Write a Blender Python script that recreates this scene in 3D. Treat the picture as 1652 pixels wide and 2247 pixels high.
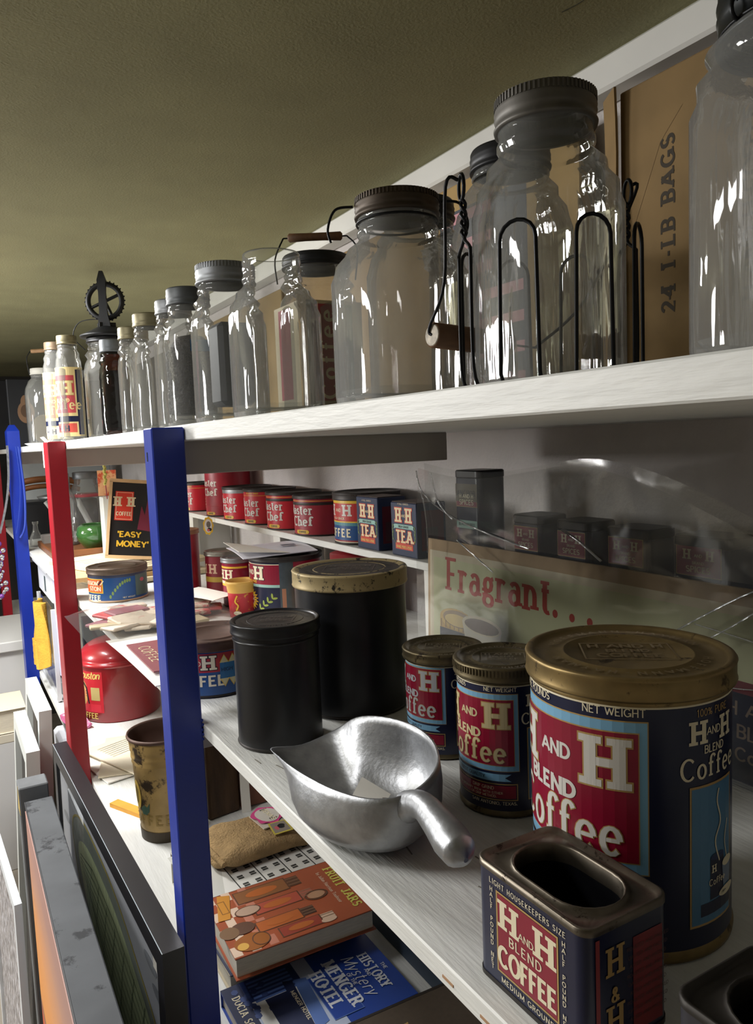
import bpy, math, random
from mathutils import Vector, Matrix
rnd = random.Random(7)
sc = bpy.context.scene
for o in list(bpy.data.objects): bpy.data.objects.remove(o)
Z = 1.6                                   # eye height above the floor
PI = math.pi
# ---------------------------------------------------------------- camera, world, lights
cam = bpy.data.cameras.new('camera'); co = bpy.data.objects.new('camera', cam)
sc.collection.objects.link(co); sc.camera = co
cam.sensor_fit = 'HORIZONTAL'; cam.sensor_width = 36.0; cam.lens = 36.0*1671/1652
cam.clip_start = 0.01
MR = ((0.86520445, -0.0805804, 0.49490207), (-0.49984336, -0.0604151, 0.86400615), (-0.0397224, -0.99491548, -0.09254899))
co.matrix_world = Matrix(((MR[0][0], -MR[0][1], -MR[0][2], 0), (MR[1][0], -MR[1][1], -MR[1][2], 0), (MR[2][0], -MR[2][1], -MR[2][2], Z), (0, 0, 0, 1)))
vs = sc.view_settings
sc.display_settings.display_device = 'sRGB'
vs.view_transform = 'Standard'; vs.look = 'None'; vs.exposure = -0.1; vs.gamma = 1.0; vs.use_curve_mapping = False
wd = bpy.data.worlds.new('World'); sc.world = wd; wd.use_nodes = True
wd.node_tree.nodes['Background'].inputs[0].default_value = (0.86, 0.9, 1.0, 1)
wd.node_tree.nodes['Background'].inputs[1].default_value = 0.05
def area(name, loc, aim, sx, sy, power, col):
    l = bpy.data.lights.new(name, 'AREA'); l.shape = 'RECTANGLE'; l.size = sx; l.size_y = sy; l.energy = power; l.color = col
    o = bpy.data.objects.new(name, l); sc.collection.objects.link(o); o.location = loc
    o.rotation_euler = (Vector(aim)-Vector(loc)).to_track_quat('-Z', 'Y').to_euler()
    return o
area('fluorescent_ceiling_light', (-1.75, 2.75, 2.02), (0.4, 0.9, 1.2), 0.5, 1.0, 88, (1.0, 0.985, 0.97))
area('fluorescent_ceiling_light', (-0.10, 2.15, 2.045), (-0.10, 2.0, 0.0), 0.3, 0.4, 30, (1.0, 0.985, 0.97))
area('fluorescent_ceiling_light', (-0.5, 1.02, 2.045), (-0.4, 0.98, 0.0), 0.4, 0.16, 9, (1.0, 0.985, 0.97))
area('added_ceiling_fill', (-1.0, 2.2, 1.5), (-0.9, 2.3, 2.1), 0.5, 1.2, 13, (1.0, 0.97, 0.88))  # unseen fill lamp added to brighten the ceiling, no fixture of its own
cy = getattr(sc, 'cycles', None)
if cy:
    cy.transparent_max_bounces = 40; cy.max_bounces = 10; cy.transmission_bounces = 10
    cy.sample_clamp_indirect = 4.0; cy.caustics_reflective = False; cy.caustics_refractive = False
# ---------------------------------------------------------------- materials
def lin(h):
    h = h.lstrip('#'); c = [int(h[i:i+2], 16)/255 for i in (0, 2, 4)]
    return tuple([x/12.92 if x <= .04045 else ((x+.055)/1.055)**2.4 for x in c]+[1.0])
MATS = {}
def mat(hexc, rough=.5, metal=0., var=0., scale=40., bump=0., bscale=None, wear=None, wamt=.35, wscale=60., stretch=(1, 1, 1), coat=0., name=None):
    key = (hexc, rough, metal, var, scale, bump, bscale, wear, wamt, wscale, stretch, coat)
    if key in MATS: return MATS[key]
    m = bpy.data.materials.new(name or 'paint_'+hexc.lstrip('#')); m.use_nodes = True
    nt = m.node_tree; N = nt.nodes; L = nt.links; b = N['Principled BSDF']
    b.inputs['Roughness'].default_value = rough; b.inputs['Metallic'].default_value = metal
    if coat: b.inputs['Coat Weight'].default_value = coat
    c = lin(hexc); b.inputs['Base Color'].default_value = c
    tc = mp = None
    if var or bump or wear:
        tc = N.new('ShaderNodeTexCoord'); mp = N.new('ShaderNodeMapping'); L.new(tc.outputs['Object'], mp.inputs[0])
        mp.inputs['Scale'].default_value = stretch
    src = None
    if var:
        n = N.new('ShaderNodeTexNoise'); n.inputs['Scale'].default_value = scale; n.inputs['Detail'].default_value = 6
        L.new(mp.outputs[0], n.inputs[0])
        r = N.new('ShaderNodeValToRGB'); r.color_ramp.elements[0].position = .3; r.color_ramp.elements[1].position = .72
        r.color_ramp.elements[0].color = [max(0, x*(1-var)) for x in c[:3]]+[1]; r.color_ramp.elements[1].color = [min(1, x*(1+var*.6)) for x in c[:3]]+[1]
        L.new(n.outputs['Fac'], r.inputs[0]); src = r.outputs[0]
    if wear:
        n = N.new('ShaderNodeTexNoise'); n.inputs['Scale'].default_value = wscale; n.inputs['Detail'].default_value = 8; n.inputs['Roughness'].default_value = .7
        L.new(mp.outputs[0], n.inputs[0])
        r = N.new('ShaderNodeValToRGB'); r.color_ramp.elements[0].position = 1-wamt; r.color_ramp.elements[1].position = min(1, 1-wamt+.06)
        L.new(n.outputs['Fac'], r.inputs[0])
        x = N.new('ShaderNodeMix'); x.data_type = 'RGBA'; L.new(r.outputs[0], x.inputs[0])
        if src: L.new(src, x.inputs[6])
        else: x.inputs[6].default_value = c
        x.inputs[7].default_value = lin(wear); src = x.outputs[2]
    if src: L.new(src, b.inputs['Base Color'])
    if bump:
        n = N.new('ShaderNodeTexNoise'); n.inputs['Scale'].default_value = bscale or scale; n.inputs['Detail'].default_value = 5
        L.new(mp.outputs[0], n.inputs[0])
        bp = N.new('ShaderNodeBump'); bp.inputs['Strength'].default_value = bump; bp.inputs['Distance'].default_value = .004
        L.new(n.outputs['Fac'], bp.inputs['Height']); L.new(bp.outputs[0], b.inputs['Normal'])
    MATS[key] = m
    return m
def glass(name, face=(.95, .96, .95), edge=(.45, .47, .46), dust=.05, bump=.25, bscale=22., gain=1.0, rough=.02, zs=1.):
    if name in MATS: return MATS[name]
    m = bpy.data.materials.new(name); m.use_nodes = True; nt = m.node_tree; N = nt.nodes; L = nt.links
    N.remove(N['Principled BSDF']); out = N['Material Output']
    tc = N.new('ShaderNodeTexCoord'); n = N.new('ShaderNodeTexNoise'); n.inputs['Scale'].default_value = bscale; n.inputs['Detail'].default_value = 3
    mp = N.new('ShaderNodeMapping'); mp.inputs['Scale'].default_value = (1, 1, zs); L.new(tc.outputs['Object'], mp.inputs[0]); L.new(mp.outputs[0], n.inputs[0])
    bp = N.new('ShaderNodeBump'); bp.inputs['Strength'].default_value = bump; bp.inputs['Distance'].default_value = .01
    L.new(n.outputs['Fac'], bp.inputs['Height'])
    lw = N.new('ShaderNodeLayerWeight'); lw.inputs['Blend'].default_value = .5
    pw = N.new('ShaderNodeMath'); pw.operation = 'POWER'; pw.inputs[1].default_value = 4.0; L.new(lw.outputs['Facing'], pw.inputs[0])
    mx = N.new('ShaderNodeMix'); mx.data_type = 'RGBA'; mx.inputs[6].default_value = (*face, 1); mx.inputs[7].default_value = (*edge, 1); L.new(pw.outputs[0], mx.inputs[0])
    tr = N.new('ShaderNodeBsdfTransparent'); L.new(mx.outputs[2], tr.inputs[0])
    df = N.new('ShaderNodeBsdfDiffuse'); df.inputs[0].default_value = (.75, .76, .74, 1)
    m1 = N.new('ShaderNodeMixShader'); m1.inputs[0].default_value = dust; L.new(tr.outputs[0], m1.inputs[1]); L.new(df.outputs[0], m1.inputs[2])
    gl = N.new('ShaderNodeBsdfGlossy'); gl.inputs['Roughness'].default_value = rough; L.new(bp.outputs[0], gl.inputs['Normal'])
    fr = N.new('ShaderNodeFresnel'); fr.inputs['IOR'].default_value = 1.5; L.new(bp.outputs[0], fr.inputs['Normal'])
    mu = N.new('ShaderNodeMath'); mu.operation = 'MULTIPLY'; mu.inputs[1].default_value = gain; mu.use_clamp = True; L.new(fr.outputs[0], mu.inputs[0])
    m2 = N.new('ShaderNodeMixShader'); L.new(mu.outputs[0], m2.inputs[0]); L.new(m1.outputs[0], m2.inputs[1]); L.new(gl.outputs[0], m2.inputs[2])
    L.new(m2.outputs[0], out.inputs['Surface']); MATS[name] = m
    return m
# ---------------------------------------------------------------- mesh builder
class MB:
    def __init__(s): s.v = []; s.f = []; s.m = []; s.sm = []; s.ms = []
    def mi(s, m):
        if m not in s.ms: s.ms.append(m)
        return s.ms.index(m)
    def add(s, vs, fs, m, smooth=False):
        b = len(s.v); s.v += [tuple(v) for v in vs]; k = s.mi(m)
        for f in fs: s.f.append([b+i for i in f]); s.m.append(k); s.sm.append(smooth)
        return s
    def loft(s, rings, m, cap0=True, cap1=True, smooth=True, closed=True):
        n = len(rings[0]); vs = [p for r in rings for p in r]; fs = []
        for i in range(len(rings)-1):
            for j in range(n if closed else n-1):
                k = (j+1) % n; fs.append((i*n+j, i*n+k, (i+1)*n+k, (i+1)*n+j))
        s.add(vs, fs, m, smooth)
        if cap0: s.add(rings[0], [tuple(range(n-1, -1, -1))], m)
        if cap1: s.add(rings[-1], [tuple(range(n))], m)
        return s
    def lathe(s, prof, m, n=48, at=(0, 0, 0), smooth=True, p=2.0, cap0=False, cap1=False):
        rings = []
        for q in prof:
            r, z = q[0], q[1]; e = q[2] if len(q) > 2 else p
            ring = []
            for i in range(n):
                t = 2*PI*(i+.5)/n; c, d = math.cos(t), math.sin(t)
                k = r if e == 2 else r/((abs(c)**e+abs(d)**e)**(1/e))
                ring.append((at[0]+k*c, at[1]+k*d, at[2]+z))
            rings.append(ring)
        return s.loft(rings, m, cap0, cap1, smooth)
    def box(s, c, d, m, ch=0., R=None):
        x, y, z = d[0]/2, d[1]/2, d[2]/2
        ch = min(ch, x*.9, y*.9, z*.9)
        if ch <= 0:
            vs = [(a*x, b*y, e*z) for a in (-1, 1) for b in (-1, 1) for e in (-1, 1)]
            fs = [(0, 1, 3, 2), (4, 6, 7, 5), (0, 4, 5, 1), (2, 3, 7, 6), (0, 2, 6, 4), (1, 5, 7, 3)]
        else:
            def rg(i, zz): return [(-x+i, -y+ch, zz), (-x+ch, -y+i, zz), (x-ch, -y+i, zz), (x-i, -y+ch, zz), (x-i, y-ch, zz), (x-ch, y-i, zz), (-x+ch, y-i, zz), (-x+i, y-ch, zz)]
            R4 = [rg(ch, -z), rg(0, -z+ch), rg(0, z-ch), rg(ch, z)]
            t = MB(); t.loft(R4, m, smooth=False); vs, fs = t.v, t.f
        T = Matrix.Translation(c) @ (R.to_4x4() if R else Matrix.Identity(4))
        return s.add([T @ Vector(v) for v in vs], fs, m)
    def tube(s, pts, r, m, n=8, closed=False):
        P = [Vector(p) for p in pts]; N = len(P); rings = []; up = None
        for i, p in enumerate(P):
            a = P[(i-1) % N] if (closed or i) else P[0]; b = P[(i+1) % N] if (closed or i < N-1) else P[-1]
            t = (b-a).normalized()
            if up is None:
                up = Vector((0, 0, 1)) if abs(t.z) < .9 else Vector((1, 0, 0))
            x = t.cross(up).normalized(); y = x.cross(t).normalized(); up = y
            rr = r[i] if isinstance(r, (list, tuple)) else r
            rings.append([p+x*rr*math.cos(2*PI*j/n)+y*rr*math.sin(2*PI*j/n) for j in range(n)])
        if closed: rings.append(rings[0])
        rings = [list(reversed(g)) for g in rings]
        return s.loft(rings, m, not closed, not closed)
    def prism(s, pts, z0, z1, m, ch=0., smooth=False):
        n = len(pts); cx = sum(p[0] for p in pts)/n; cy_ = sum(p[1] for p in pts)/n
        def ins(k):
            return [(p[0]-k*(p[0]-cx)/max(1e-6, math.hypot(p[0]-cx, p[1]-cy_)), p[1]-k*(p[1]-cy_)/max(1e-6, math.hypot(p[0]-cx, p[1]-cy_))) for p in pts]
        if ch: rs = [[(*p, z0) for p in ins(ch)], [(*p, z0+ch) for p in pts], [(*p, z1-ch) for p in pts], [(*p, z1) for p in ins(ch)]]
        else: rs = [[(*p, z0) for p in pts], [(*p, z1) for p in pts]]
        return s.loft(rs, m, smooth=smooth)
    def sphere(s, c, r, m, n=12, sq=1.):
        return s.lathe([(max(1e-5, r*math.cos(a)), r*sq*math.sin(a)) for a in [(-PI/2)+PI*i/(n//2) for i in range(n//2+1)]], m, n, c)
    def sheet(s, fn, nu, nv, m, th=0., smooth=True):
        g = [[Vector(fn(i/nu, j/nv)) for j in range(nv+1)] for i in range(nu+1)]
        def grid(G, flip):
            vs = [p for r in G for p in r]; w = nv+1
            fs = [(i*w+j, (i+1)*w+j, (i+1)*w+j+1, i*w+j+1) for i in range(nu) for j in range(nv)]
            if flip: fs = [tuple(reversed(f)) for f in fs]
            s.add(vs, fs, m, smooth)
        grid(g, False)
        if th:
            g2 = [[None]*(nv+1) for _ in range(nu+1)]
            for i in range(nu+1):
                for j in range(nv+1):
                    a = g[min(nu, i+1)][j]-g[max(0, i-1)][j]; b = g[i][min(nv, j+1)]-g[i][max(0, j-1)]
                    n = a.cross(b); n = n.normalized() if n.length > 1e-12 else Vector((0, 0, 1)); g2[i][j] = g[i][j]-n*th
            grid(g2, True)
            bd = [(i, 0) for i in range(nu+1)]+[(nu, j) for j in range(1, nv+1)]+[(i, nv) for i in range(nu-1, -1, -1)]+[(0, j) for j in range(nv-1, 0, -1)]
            k = len(bd)
            s.add([g[i][j] for i, j in bd]+[g2[i][j] for i, j in bd], [(a, a+k, (a+1) % k+k, (a+1) % k) for a in range(k)], m)
        return s
    def make(s, name):
        me = bpy.data.meshes.new(name); me.from_pydata(s.v, [], s.f)
        for m in s.ms: me.materials.append(m)
        me.polygons.foreach_set('material_index', s.m); me.polygons.foreach_set('use_smooth', s.sm); me.update()
        return me
def rrect(w, d, r, k=5, c=(0, 0)):
    o = []
    for sx, sy, a0 in ((1, 1, 0), (-1, 1, 90), (-1, -1, 180), (1, -1, 270)):
        for i in range(k+1):
            a = math.radians(a0+90*i/k); o.append((c[0]+sx*(w/2-r)+r*math.cos(a), c[1]+sy*(d/2-r)+r*math.sin(a)))
    return o
def bez(pts, k=8):
    """Catmull-Rom through the points."""
    P = [Vector(p) for p in pts]; o = []
    for i in range(len(P)-1):
        a, b, c, d = P[max(0, i-1)], P[i], P[i+1], P[min(len(P)-1, i+2)]
        for j in range(k):
            t = j/k; o.append(.5*((2*b)+(c-a)*t+(2*a-5*b+4*c-d)*t*t+(3*b-a-3*c+d)*t*t*t))
    o.append(P[-1]); return o
def obj(name, data, parent=None, loc=None, rz=0., label=None):
    o = bpy.data.objects.new(name, data.make(name) if isinstance(data, MB) else data); sc.collection.objects.link(o)
    if parent: o.parent = parent
    if loc: o.location = (loc[0], loc[1], loc[2]+(0 if parent else Z))
    if rz: o.rotation_euler[2] = rz
    if label: o['label'] = label
    return o
def tag(o, label, cat, group=None, kind=None):
    o['label'] = label; o['category'] = cat
    if group: o['group'] = group
    if kind: o['kind'] = kind
    return o
def thing(name, label, cat, loc, rz=0., group=None):
    return tag(obj(name, None, None, (loc[0], loc[1], loc[2]+.0004), rz), label, cat, group)
def solo(name, mb, label, cat, loc=(0, 0, 0), rz=0., group=None, kind=None):
    return tag(obj(name, mb, None, (loc[0], loc[1], loc[2]+.0004), rz), label, cat, group, kind)
def struct(name, mb, loc=(0, 0, 0)):
    o = obj(name, mb, None, loc); o['kind'] = 'structure'; return o
def copy_tree(o, parent=None):
    c = o.copy(); sc.collection.objects.link(c); c.parent = parent
    for ch in o.children: copy_tree(ch, c)
    return c
# ---------------------------------------------------------------- lettering made of strokes
def _a(cx, cy_, rx, ry, a0, a1, n=10):
    return [(cx+rx*math.cos(math.radians(a0+(a1-a0)*i/n)), cy_+ry*math.sin(math.radians(a0+(a1-a0)*i/n))) for i in range(n+1)]
GL = {
'A': (.84, [[(0, 0), (.42, 1)], [(.42, 1), (.84, 0)], [(.15, .34), (.69, .34)]]), 'B': (.64, [[(.06, 0), (.06, 1)], [(.06, 1), (.34, 1)]+_a(.34, .76, .24, .24, 90, -90, 8)+[(.06, .52)], [(.34, .52)]+_a(.36, .26, .26, .26, 90, -90, 8)+[(.06, 0)]]),
'C': (.78, [_a(.42, .5, .4, .5, 42, 318, 16)]), 'D': (.74, [[(.06, 0), (.06, 1)], [(.06, 1), (.28, 1)]+_a(.28, .5, .44, .5, 90, -90, 12)+[(.06, 0)]]),
'E': (.6, [[(.06, 0), (.06, 1)], [(.06, 1), (.58, 1)], [(.06, .52), (.48, .52)], [(.06, 0), (.6, 0)]]), 'F': (.56, [[(.06, 0), (.06, 1)], [(.06, 1), (.56, 1)], [(.06, .5), (.46, .5)]]),
'G': (.82, [_a(.42, .5, .4, .5, 42, 330, 16), [(.8, .02), (.8, .42), (.5, .42)]]), 'H': (.78, [[(.08, 0), (.08, 1)], [(.7, 0), (.7, 1)], [(.08, .5), (.7, .5)]]),
'I': (.2, [[(.1, 0), (.1, 1)]]), 'J': (.46, [[(.38, 1), (.38, .24)]+_a(.2, .22, .18, .22, 0, -170, 7)]), 'K': (.7, [[(.06, 0), (.06, 1)], [(.64, 1), (.08, .42)], [(.24, .56), (.68, 0)]]),
'L': (.56, [[(.06, 0), (.06, 1)], [(.06, 0), (.56, 0)]]), 'M': (.96, [[(.06, 0), (.06, 1)], [(.06, 1), (.48, .1)], [(.48, .1), (.9, 1)], [(.9, 1), (.9, 0)]]), 'N': (.78, [[(.06, 0), (.06, 1)], [(.06, 1), (.72, 0)], [(.72, 0), (.72, 1)]]),
'O': (.84, [_a(.42, .5, .4, .5, 0, 360, 20)]), 'P': (.6, [[(.06, 0), (.06, 1)], [(.06, 1), (.32, 1)]+_a(.32, .74, .26, .26, 90, -90, 8)+[(.06, .48)]]), 'Q': (.84, [_a(.42, .5, .4, .5, 0, 360, 20), [(.5, .24), (.84, -.1)]]),
'R': (.68, [[(.06, 0), (.06, 1)], [(.06, 1), (.34, 1)]+_a(.34, .75, .25, .25, 90, -90, 8)+[(.06, .5)], [(.36, .5), (.68, 0)]]), 'S': (.6, [_a(.3, .74, .26, .26, 30, 270, 9)+_a(.3, .25, .28, .25, 90, -150, 9)]),
'T': (.7, [[(.35, 0), (.35, 1)], [(0, 1), (.7, 1)]]), 'U': (.72, [[(.06, 1), (.06, .3)]+_a(.36, .3, .3, .3, 180, 360, 8)+[(.66, 1)]]), 'V': (.78, [[(0, 1), (.39, 0)], [(.39, 0), (.78, 1)]]),
'W': (1.1, [[(0, 1), (.28, 0)], [(.28, 0), (.55, .9)], [(.55, .9), (.82, 0)], [(.82, 0), (1.1, 1)]]), 'X': (.7, [[(0, 1), (.7, 0)], [(.7, 1), (0, 0)]]), 'Y': (.72, [[(0, 1), (.36, .45)], [(.72, 1), (.36, .45)], [(.36, .45), (.36, 0)]]), 'Z': (.62, [[(0, 1), (.6, 1)], [(.6, 1), (0, 0)], [(0, 0), (.62, 0)]]),
'a': (.56, [_a(.26, .2, .22, .2, 0, 360, 12), [(.48, 0), (.48, .44)]+_a(.27, .44, .21, .2, 0, 150, 6)]), 'b': (.56, [[(.06, 0), (.06, 1)], _a(.3, .31, .24, .31, 0, 360, 12)]), 'c': (.52, [_a(.28, .32, .25, .32, 50, 310, 10)]), 'd': (.56, [[(.5, 0), (.5, 1)], _a(.27, .31, .24, .31, 0, 360, 12)]),
'e': (.56, [[(.04, .34), (.52, .34)], _a(.28, .32, .25, .32, 4, 315, 13)]), 'f': (.42, [[(.16, 0), (.16, .76)]+_a(.34, .78, .18, .22, 180, 25, 7), [(0, .62), (.36, .62)]]), 'g': (.54, [_a(.26, .42, .2, .2, 0, 360, 10), _a(.27, -.08, .25, .17, 0, 360, 12), [(.12, .24), (.14, .1)], [(.42, .58), (.56, .64)]]),
'h': (.58, [[(.06, 0), (.06, 1)], [(.06, .36)]+_a(.28, .36, .22, .27, 180, 0, 8)+[(.5, 0)]]), 'i': (.2, [[(.1, 0), (.1, .62)], [(.1, .8), (.1, .92)]]), 'l': (.2, [[(.1, 0), (.1, 1)]]), 'm': (.9, [[(.06, 0), (.06, .64)], [(.06, .38)]+_a(.25, .38, .19, .25, 180, 0, 7)+[(.44, 0)], [(.44, .38)]+_a(.63, .38, .19, .25, 180, 0, 7)+[(.82, 0)]]),
'n': (.58, [[(.06, 0), (.06, .64)], [(.06, .36)]+_a(.28, .36, .22, .27, 180, 0, 8)+[(.5, 0)]]), 'o': (.56, [_a(.28, .32, .25, .32, 0, 360, 14)]), 'p': (.56, [[(.06, -.3), (.06, .64)], _a(.3, .31, .24, .31, 0, 360, 12)]), 'r': (.42, [[(.08, 0), (.08, .64)], [(.08, .38)]+_a(.28, .4, .2, .22, 180, 45, 6)]),
's': (.44, [_a(.22, .48, .18, .16, 30, 270, 7)+_a(.22, .16, .2, .16, 90, -150, 7)]), 't': (.4, [[(.16, .9), (.16, .18)]+_a(.31, .18, .15, .18, 180, 300, 5), [(0, .62), (.36, .62)]]), 'u': (.58, [[(.06, .64), (.06, .24)]+_a(.28, .24, .22, .24, 180, 360, 8)+[(.5, .64)], [(.5, .2), (.5, 0)]]), 'y': (.56, [[(.02, .64), (.28, 0)], [(.54, .64), (.2, -.2)]]), 'k': (.54, [[(.06, 0), (.06, 1)], [(.48, .64), (.08, .26)], [(.2, .36), (.54, 0)]]), 'j': (.24, [[(.14, .62), (.14, -.16), (0, -.26)]]), 'v': (.54, [[(0, .64), (.27, 0)], [(.27, 0), (.54, .64)]]),
'0': (.6, [_a(.3, .5, .26, .5, 0, 360, 14)]), '1': (.36, [[(.2, 0), (.2, 1)], [(.2, 1), (.02, .8)]]), '2': (.58, [_a(.28, .72, .25, .28, 165, -25, 9)+[(.04, 0), (.58, 0)]]), '4': (.64, [[(.46, 0), (.46, 1)], [(.46, 1), (0, .3)], [(0, .3), (.64, .3)]]), '8': (.58, [_a(.29, .74, .22, .25, 0, 360, 12), _a(.29, .25, .26, .25, 0, 360, 12)]), '%': (.8, [_a(.18, .78, .16, .2, 0, 360, 8), _a(.62, .22, .16, .2, 0, 360, 8), [(.66, 1), (.14, 0)]]),
'.': (.2, [[(.1, 0), (.1, .13)]]), ',': (.2, [[(.12, .12), (.06, -.14)]]), '-': (.4, [[(.06, .44), (.36, .44)]]), "'": (.16, [[(.08, .8), (.08, 1)]]), '&': (.76, [[(.74, 0), (.2, .68)]+_a(.32, .8, .16, .2, 210, -20, 7)+[(.2, .46)]+_a(.3, .24, .26, .24, 110, 300, 8)+[(.7, .4)]]), '"': (.3, [[(.08, .75), (.08, 1)], [(.22, .75), (.22, 1)]]), ' ': (.36, []), '$': (.3, [[(0, .5), (.3, .5)]]),
}
class Decal:
    """Flat print: quads in (u, v) with a material and a layer, mapped onto a plane or a can later."""
    def __init__(s): s.q = []; s.k = 0
    def quad(s, a, b, c, d, m, ly=0): s.q.append((a, b, c, d, m, ly)); return s
    def rect(s, u0, v0, u1, v1, m, ly=0): return s.quad((u0, v0), (u1, v0), (u1, v1), (u0, v1), m, ly)
    def frame(s, u0, v0, u1, v1, w, m, ly=0):
        s.rect(u0, v0, u1, v0+w, m, ly); s.rect(u0, v1-w, u1, v1, m, ly); s.rect(u0, v0+w, u0+w, v1-w, m, ly); return s.rect(u1-w, v0+w, u1, v1-w, m, ly)
    def tri(s, a, b, c, m, ly=0): return s.quad(a, b, c, c, m, ly)
    def fan(s, pts, m, ly=0):
        cx = sum(p[0] for p in pts)/len(pts); cy_ = sum(p[1] for p in pts)/len(pts)
        for i in range(len(pts)): s.tri((cx, cy_), pts[i], pts[(i+1) % len(pts)], m, ly)
        return s
    def ell(s, u, v, ru, rv, m, ly=0, n=20): return s.fan([(u+ru*math.cos(2*PI*i/n), v+rv*math.sin(2*PI*i/n)) for i in range(n)], m, ly)
    def ring(s, u, v, ru, rv, w, m, ly=0, n=28):
        return s.line([(u+ru*math.cos(2*PI*i/n), v+rv*math.sin(2*PI*i/n)) for i in range(n+1)], w, m, ly)
    def line(s, pts, w, m, ly=0, hc=1., ext=0.):
        P = [Vector(p) for p in pts]
        if len(P) < 2: return s
        if ext:
            P[0] = P[0]-(P[1]-P[0]).normalized()*ext; P[-1] = P[-1]+(P[-1]-P[-2]).normalized()*ext
        L = []; R = []
        for i, p in enumerate(P):
            t = P[min(len(P)-1, i+1)]-P[max(0, i-1)]
            if i in (0, len(P)-1) and (P[0]-P[-1]).length < 1e-7 and len(P) > 3: t = P[1]-P[-2]
            if t.length < 1e-12: t = Vector((1, 0))
            t.normalize(); n = Vector((-t.y, t.x))
            if 0 < i < len(P)-1:
                e = (P[i]-P[i-1]); e = e.normalized() if e.length > 1e-9 else t; sc_ = 1/max(.5, abs(t.dot(e)))
            else: sc_ = 1
            hw = w/2*math.sqrt(t.y*t.y+(hc*t.x)**2)*sc_
            hw = min(hw, w*.75)
            L.append(p+n*hw); R.append(p-n*hw)
        for i in range(len(P)-1): s.quad(tuple(R[i]), tuple(R[i+1]), tuple(L[i+1]), tuple(L[i]), m, ly)
        return s
    def text(s, t, u, v, h, m, w=.16, ly=1, serif=False, hc=.75, xs=1., gap=.16, align='c', ang=0., out=None, ow=.07, slant=0.):
        tot = sum(GL.get(c, GL['-'])[0]*xs+gap+(w*.6 if serif else 0) for c in t)-gap
        x0 = {'c': -tot/2, 'l': 0, 'r': -tot}[align]; ca, sa = math.cos(ang), math.sin(ang)
        def T(p): return (u+h*(p[0]*ca-p[1]*sa), v+h*(p[0]*sa+p[1]*ca))
        for (mm, ex, l) in (([(out, ow, ly)] if out else [])+[(m, 0., ly+(1 if out else 0))]):
            x = x0+(w*.3 if serif else 0)
            for c in t:
                g = GL.get(c, GL['-'])
                for st in g[1]:
                    P = [(x+p[0]*xs+slant*p[1], w*hc/2+p[1]*(1-w*hc)) for p in st]
                    if len(P) == 2 and abs(P[0][0]-P[1][0]) < .02:      # straight stems reach the full height
                        e = w*hc/2; d = 1 if P[1][1] > P[0][1] else -1; P = [(P[0][0], P[0][1]-d*e), (P[1][0], P[1][1]+d*e)]
                    s.line([T(p) for p in P], h*(w+2*ex), mm, l, 1. if ang else hc, ext=h*ex)
                    if serif:
                        for a, b in ((P[0], P[1]), (P[-1], P[-2])):
                            dx, dy = abs(a[0]-b[0]), abs(a[1]-b[1])
                            if dy > 1.4*dx and dy > .1 and len(st) <= 3 or (len(st) > 3 and dx < .02 and dy > .1):
                                yy = a[1]+(w*.26 if b[1] > a[1] else -w*.26); sw = w*.95
                                s.line([T((a[0]-sw-ex, yy)), T((a[0]+sw+ex, yy))], h*(w*.52+2*ex), mm, l, 1.)
                x += g[0]*xs+gap+(w*.6 if serif else 0)
        return s
    def put(s, mb, fn, maxu=None, base=1):
        cnt = {}
        for a, b, c, d, m, ly in s.q:
            k = cnt.get(ly, 0); cnt[ly] = k+1
            off = .00016*(base+ly)+.0000012*(k % 100)
            n = 1
            if maxu: n = max(1, int(math.ceil(max(abs(a[0]-b[0]), abs(d[0]-c[0]), abs(a[0]-c[0]))/maxu)))
            vs = []; fs = []
            if abs(a[0]-b[0]) < abs(a[0]-d[0]) and n > 1 and abs(a[0]-b[0])*3 < abs(a[0]-d[0]): a, b, c, d = d, a, b, c
            for i in range(n+1):
                t = i/n
                p = (a[0]+(b[0]-a[0])*t, a[1]+(b[1]-a[1])*t); q = (d[0]+(c[0]-d[0])*t, d[1]+(c[1]-d[1])*t)
                vs += [fn(p[0], p[1], off), fn(q[0], q[1], off)]
            A = (b[0]-a[0])*(d[1]-a[1])-(b[1]-a[1])*(d[0]-a[0])+(b[0]-c[0])*0
            A = (c[0]-a[0])*(d[1]-b[1])-(c[1]-a[1])*(d[0]-b[0])
            for i in range(n):
                f = (2*i, 2*i+2, 2*i+3, 2*i+1); fs.append(f if A >= 0 else tuple(reversed(f)))
            mb.add(vs, fs, m)
        return mb
def on_can(r, deg, z=0.):
    a0 = math.radians(deg)
    return lambda u, v, o: ((r+o)*math.cos(a0+u/r), (r+o)*math.sin(a0+u/r), z+v)
def on_plane(o, U, V):
    o, U, V = Vector(o), Vector(U).normalized(), Vector(V).normalized(); n = U.cross(V)
    return lambda u, v, k: o+U*u+V*v+n*k

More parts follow.
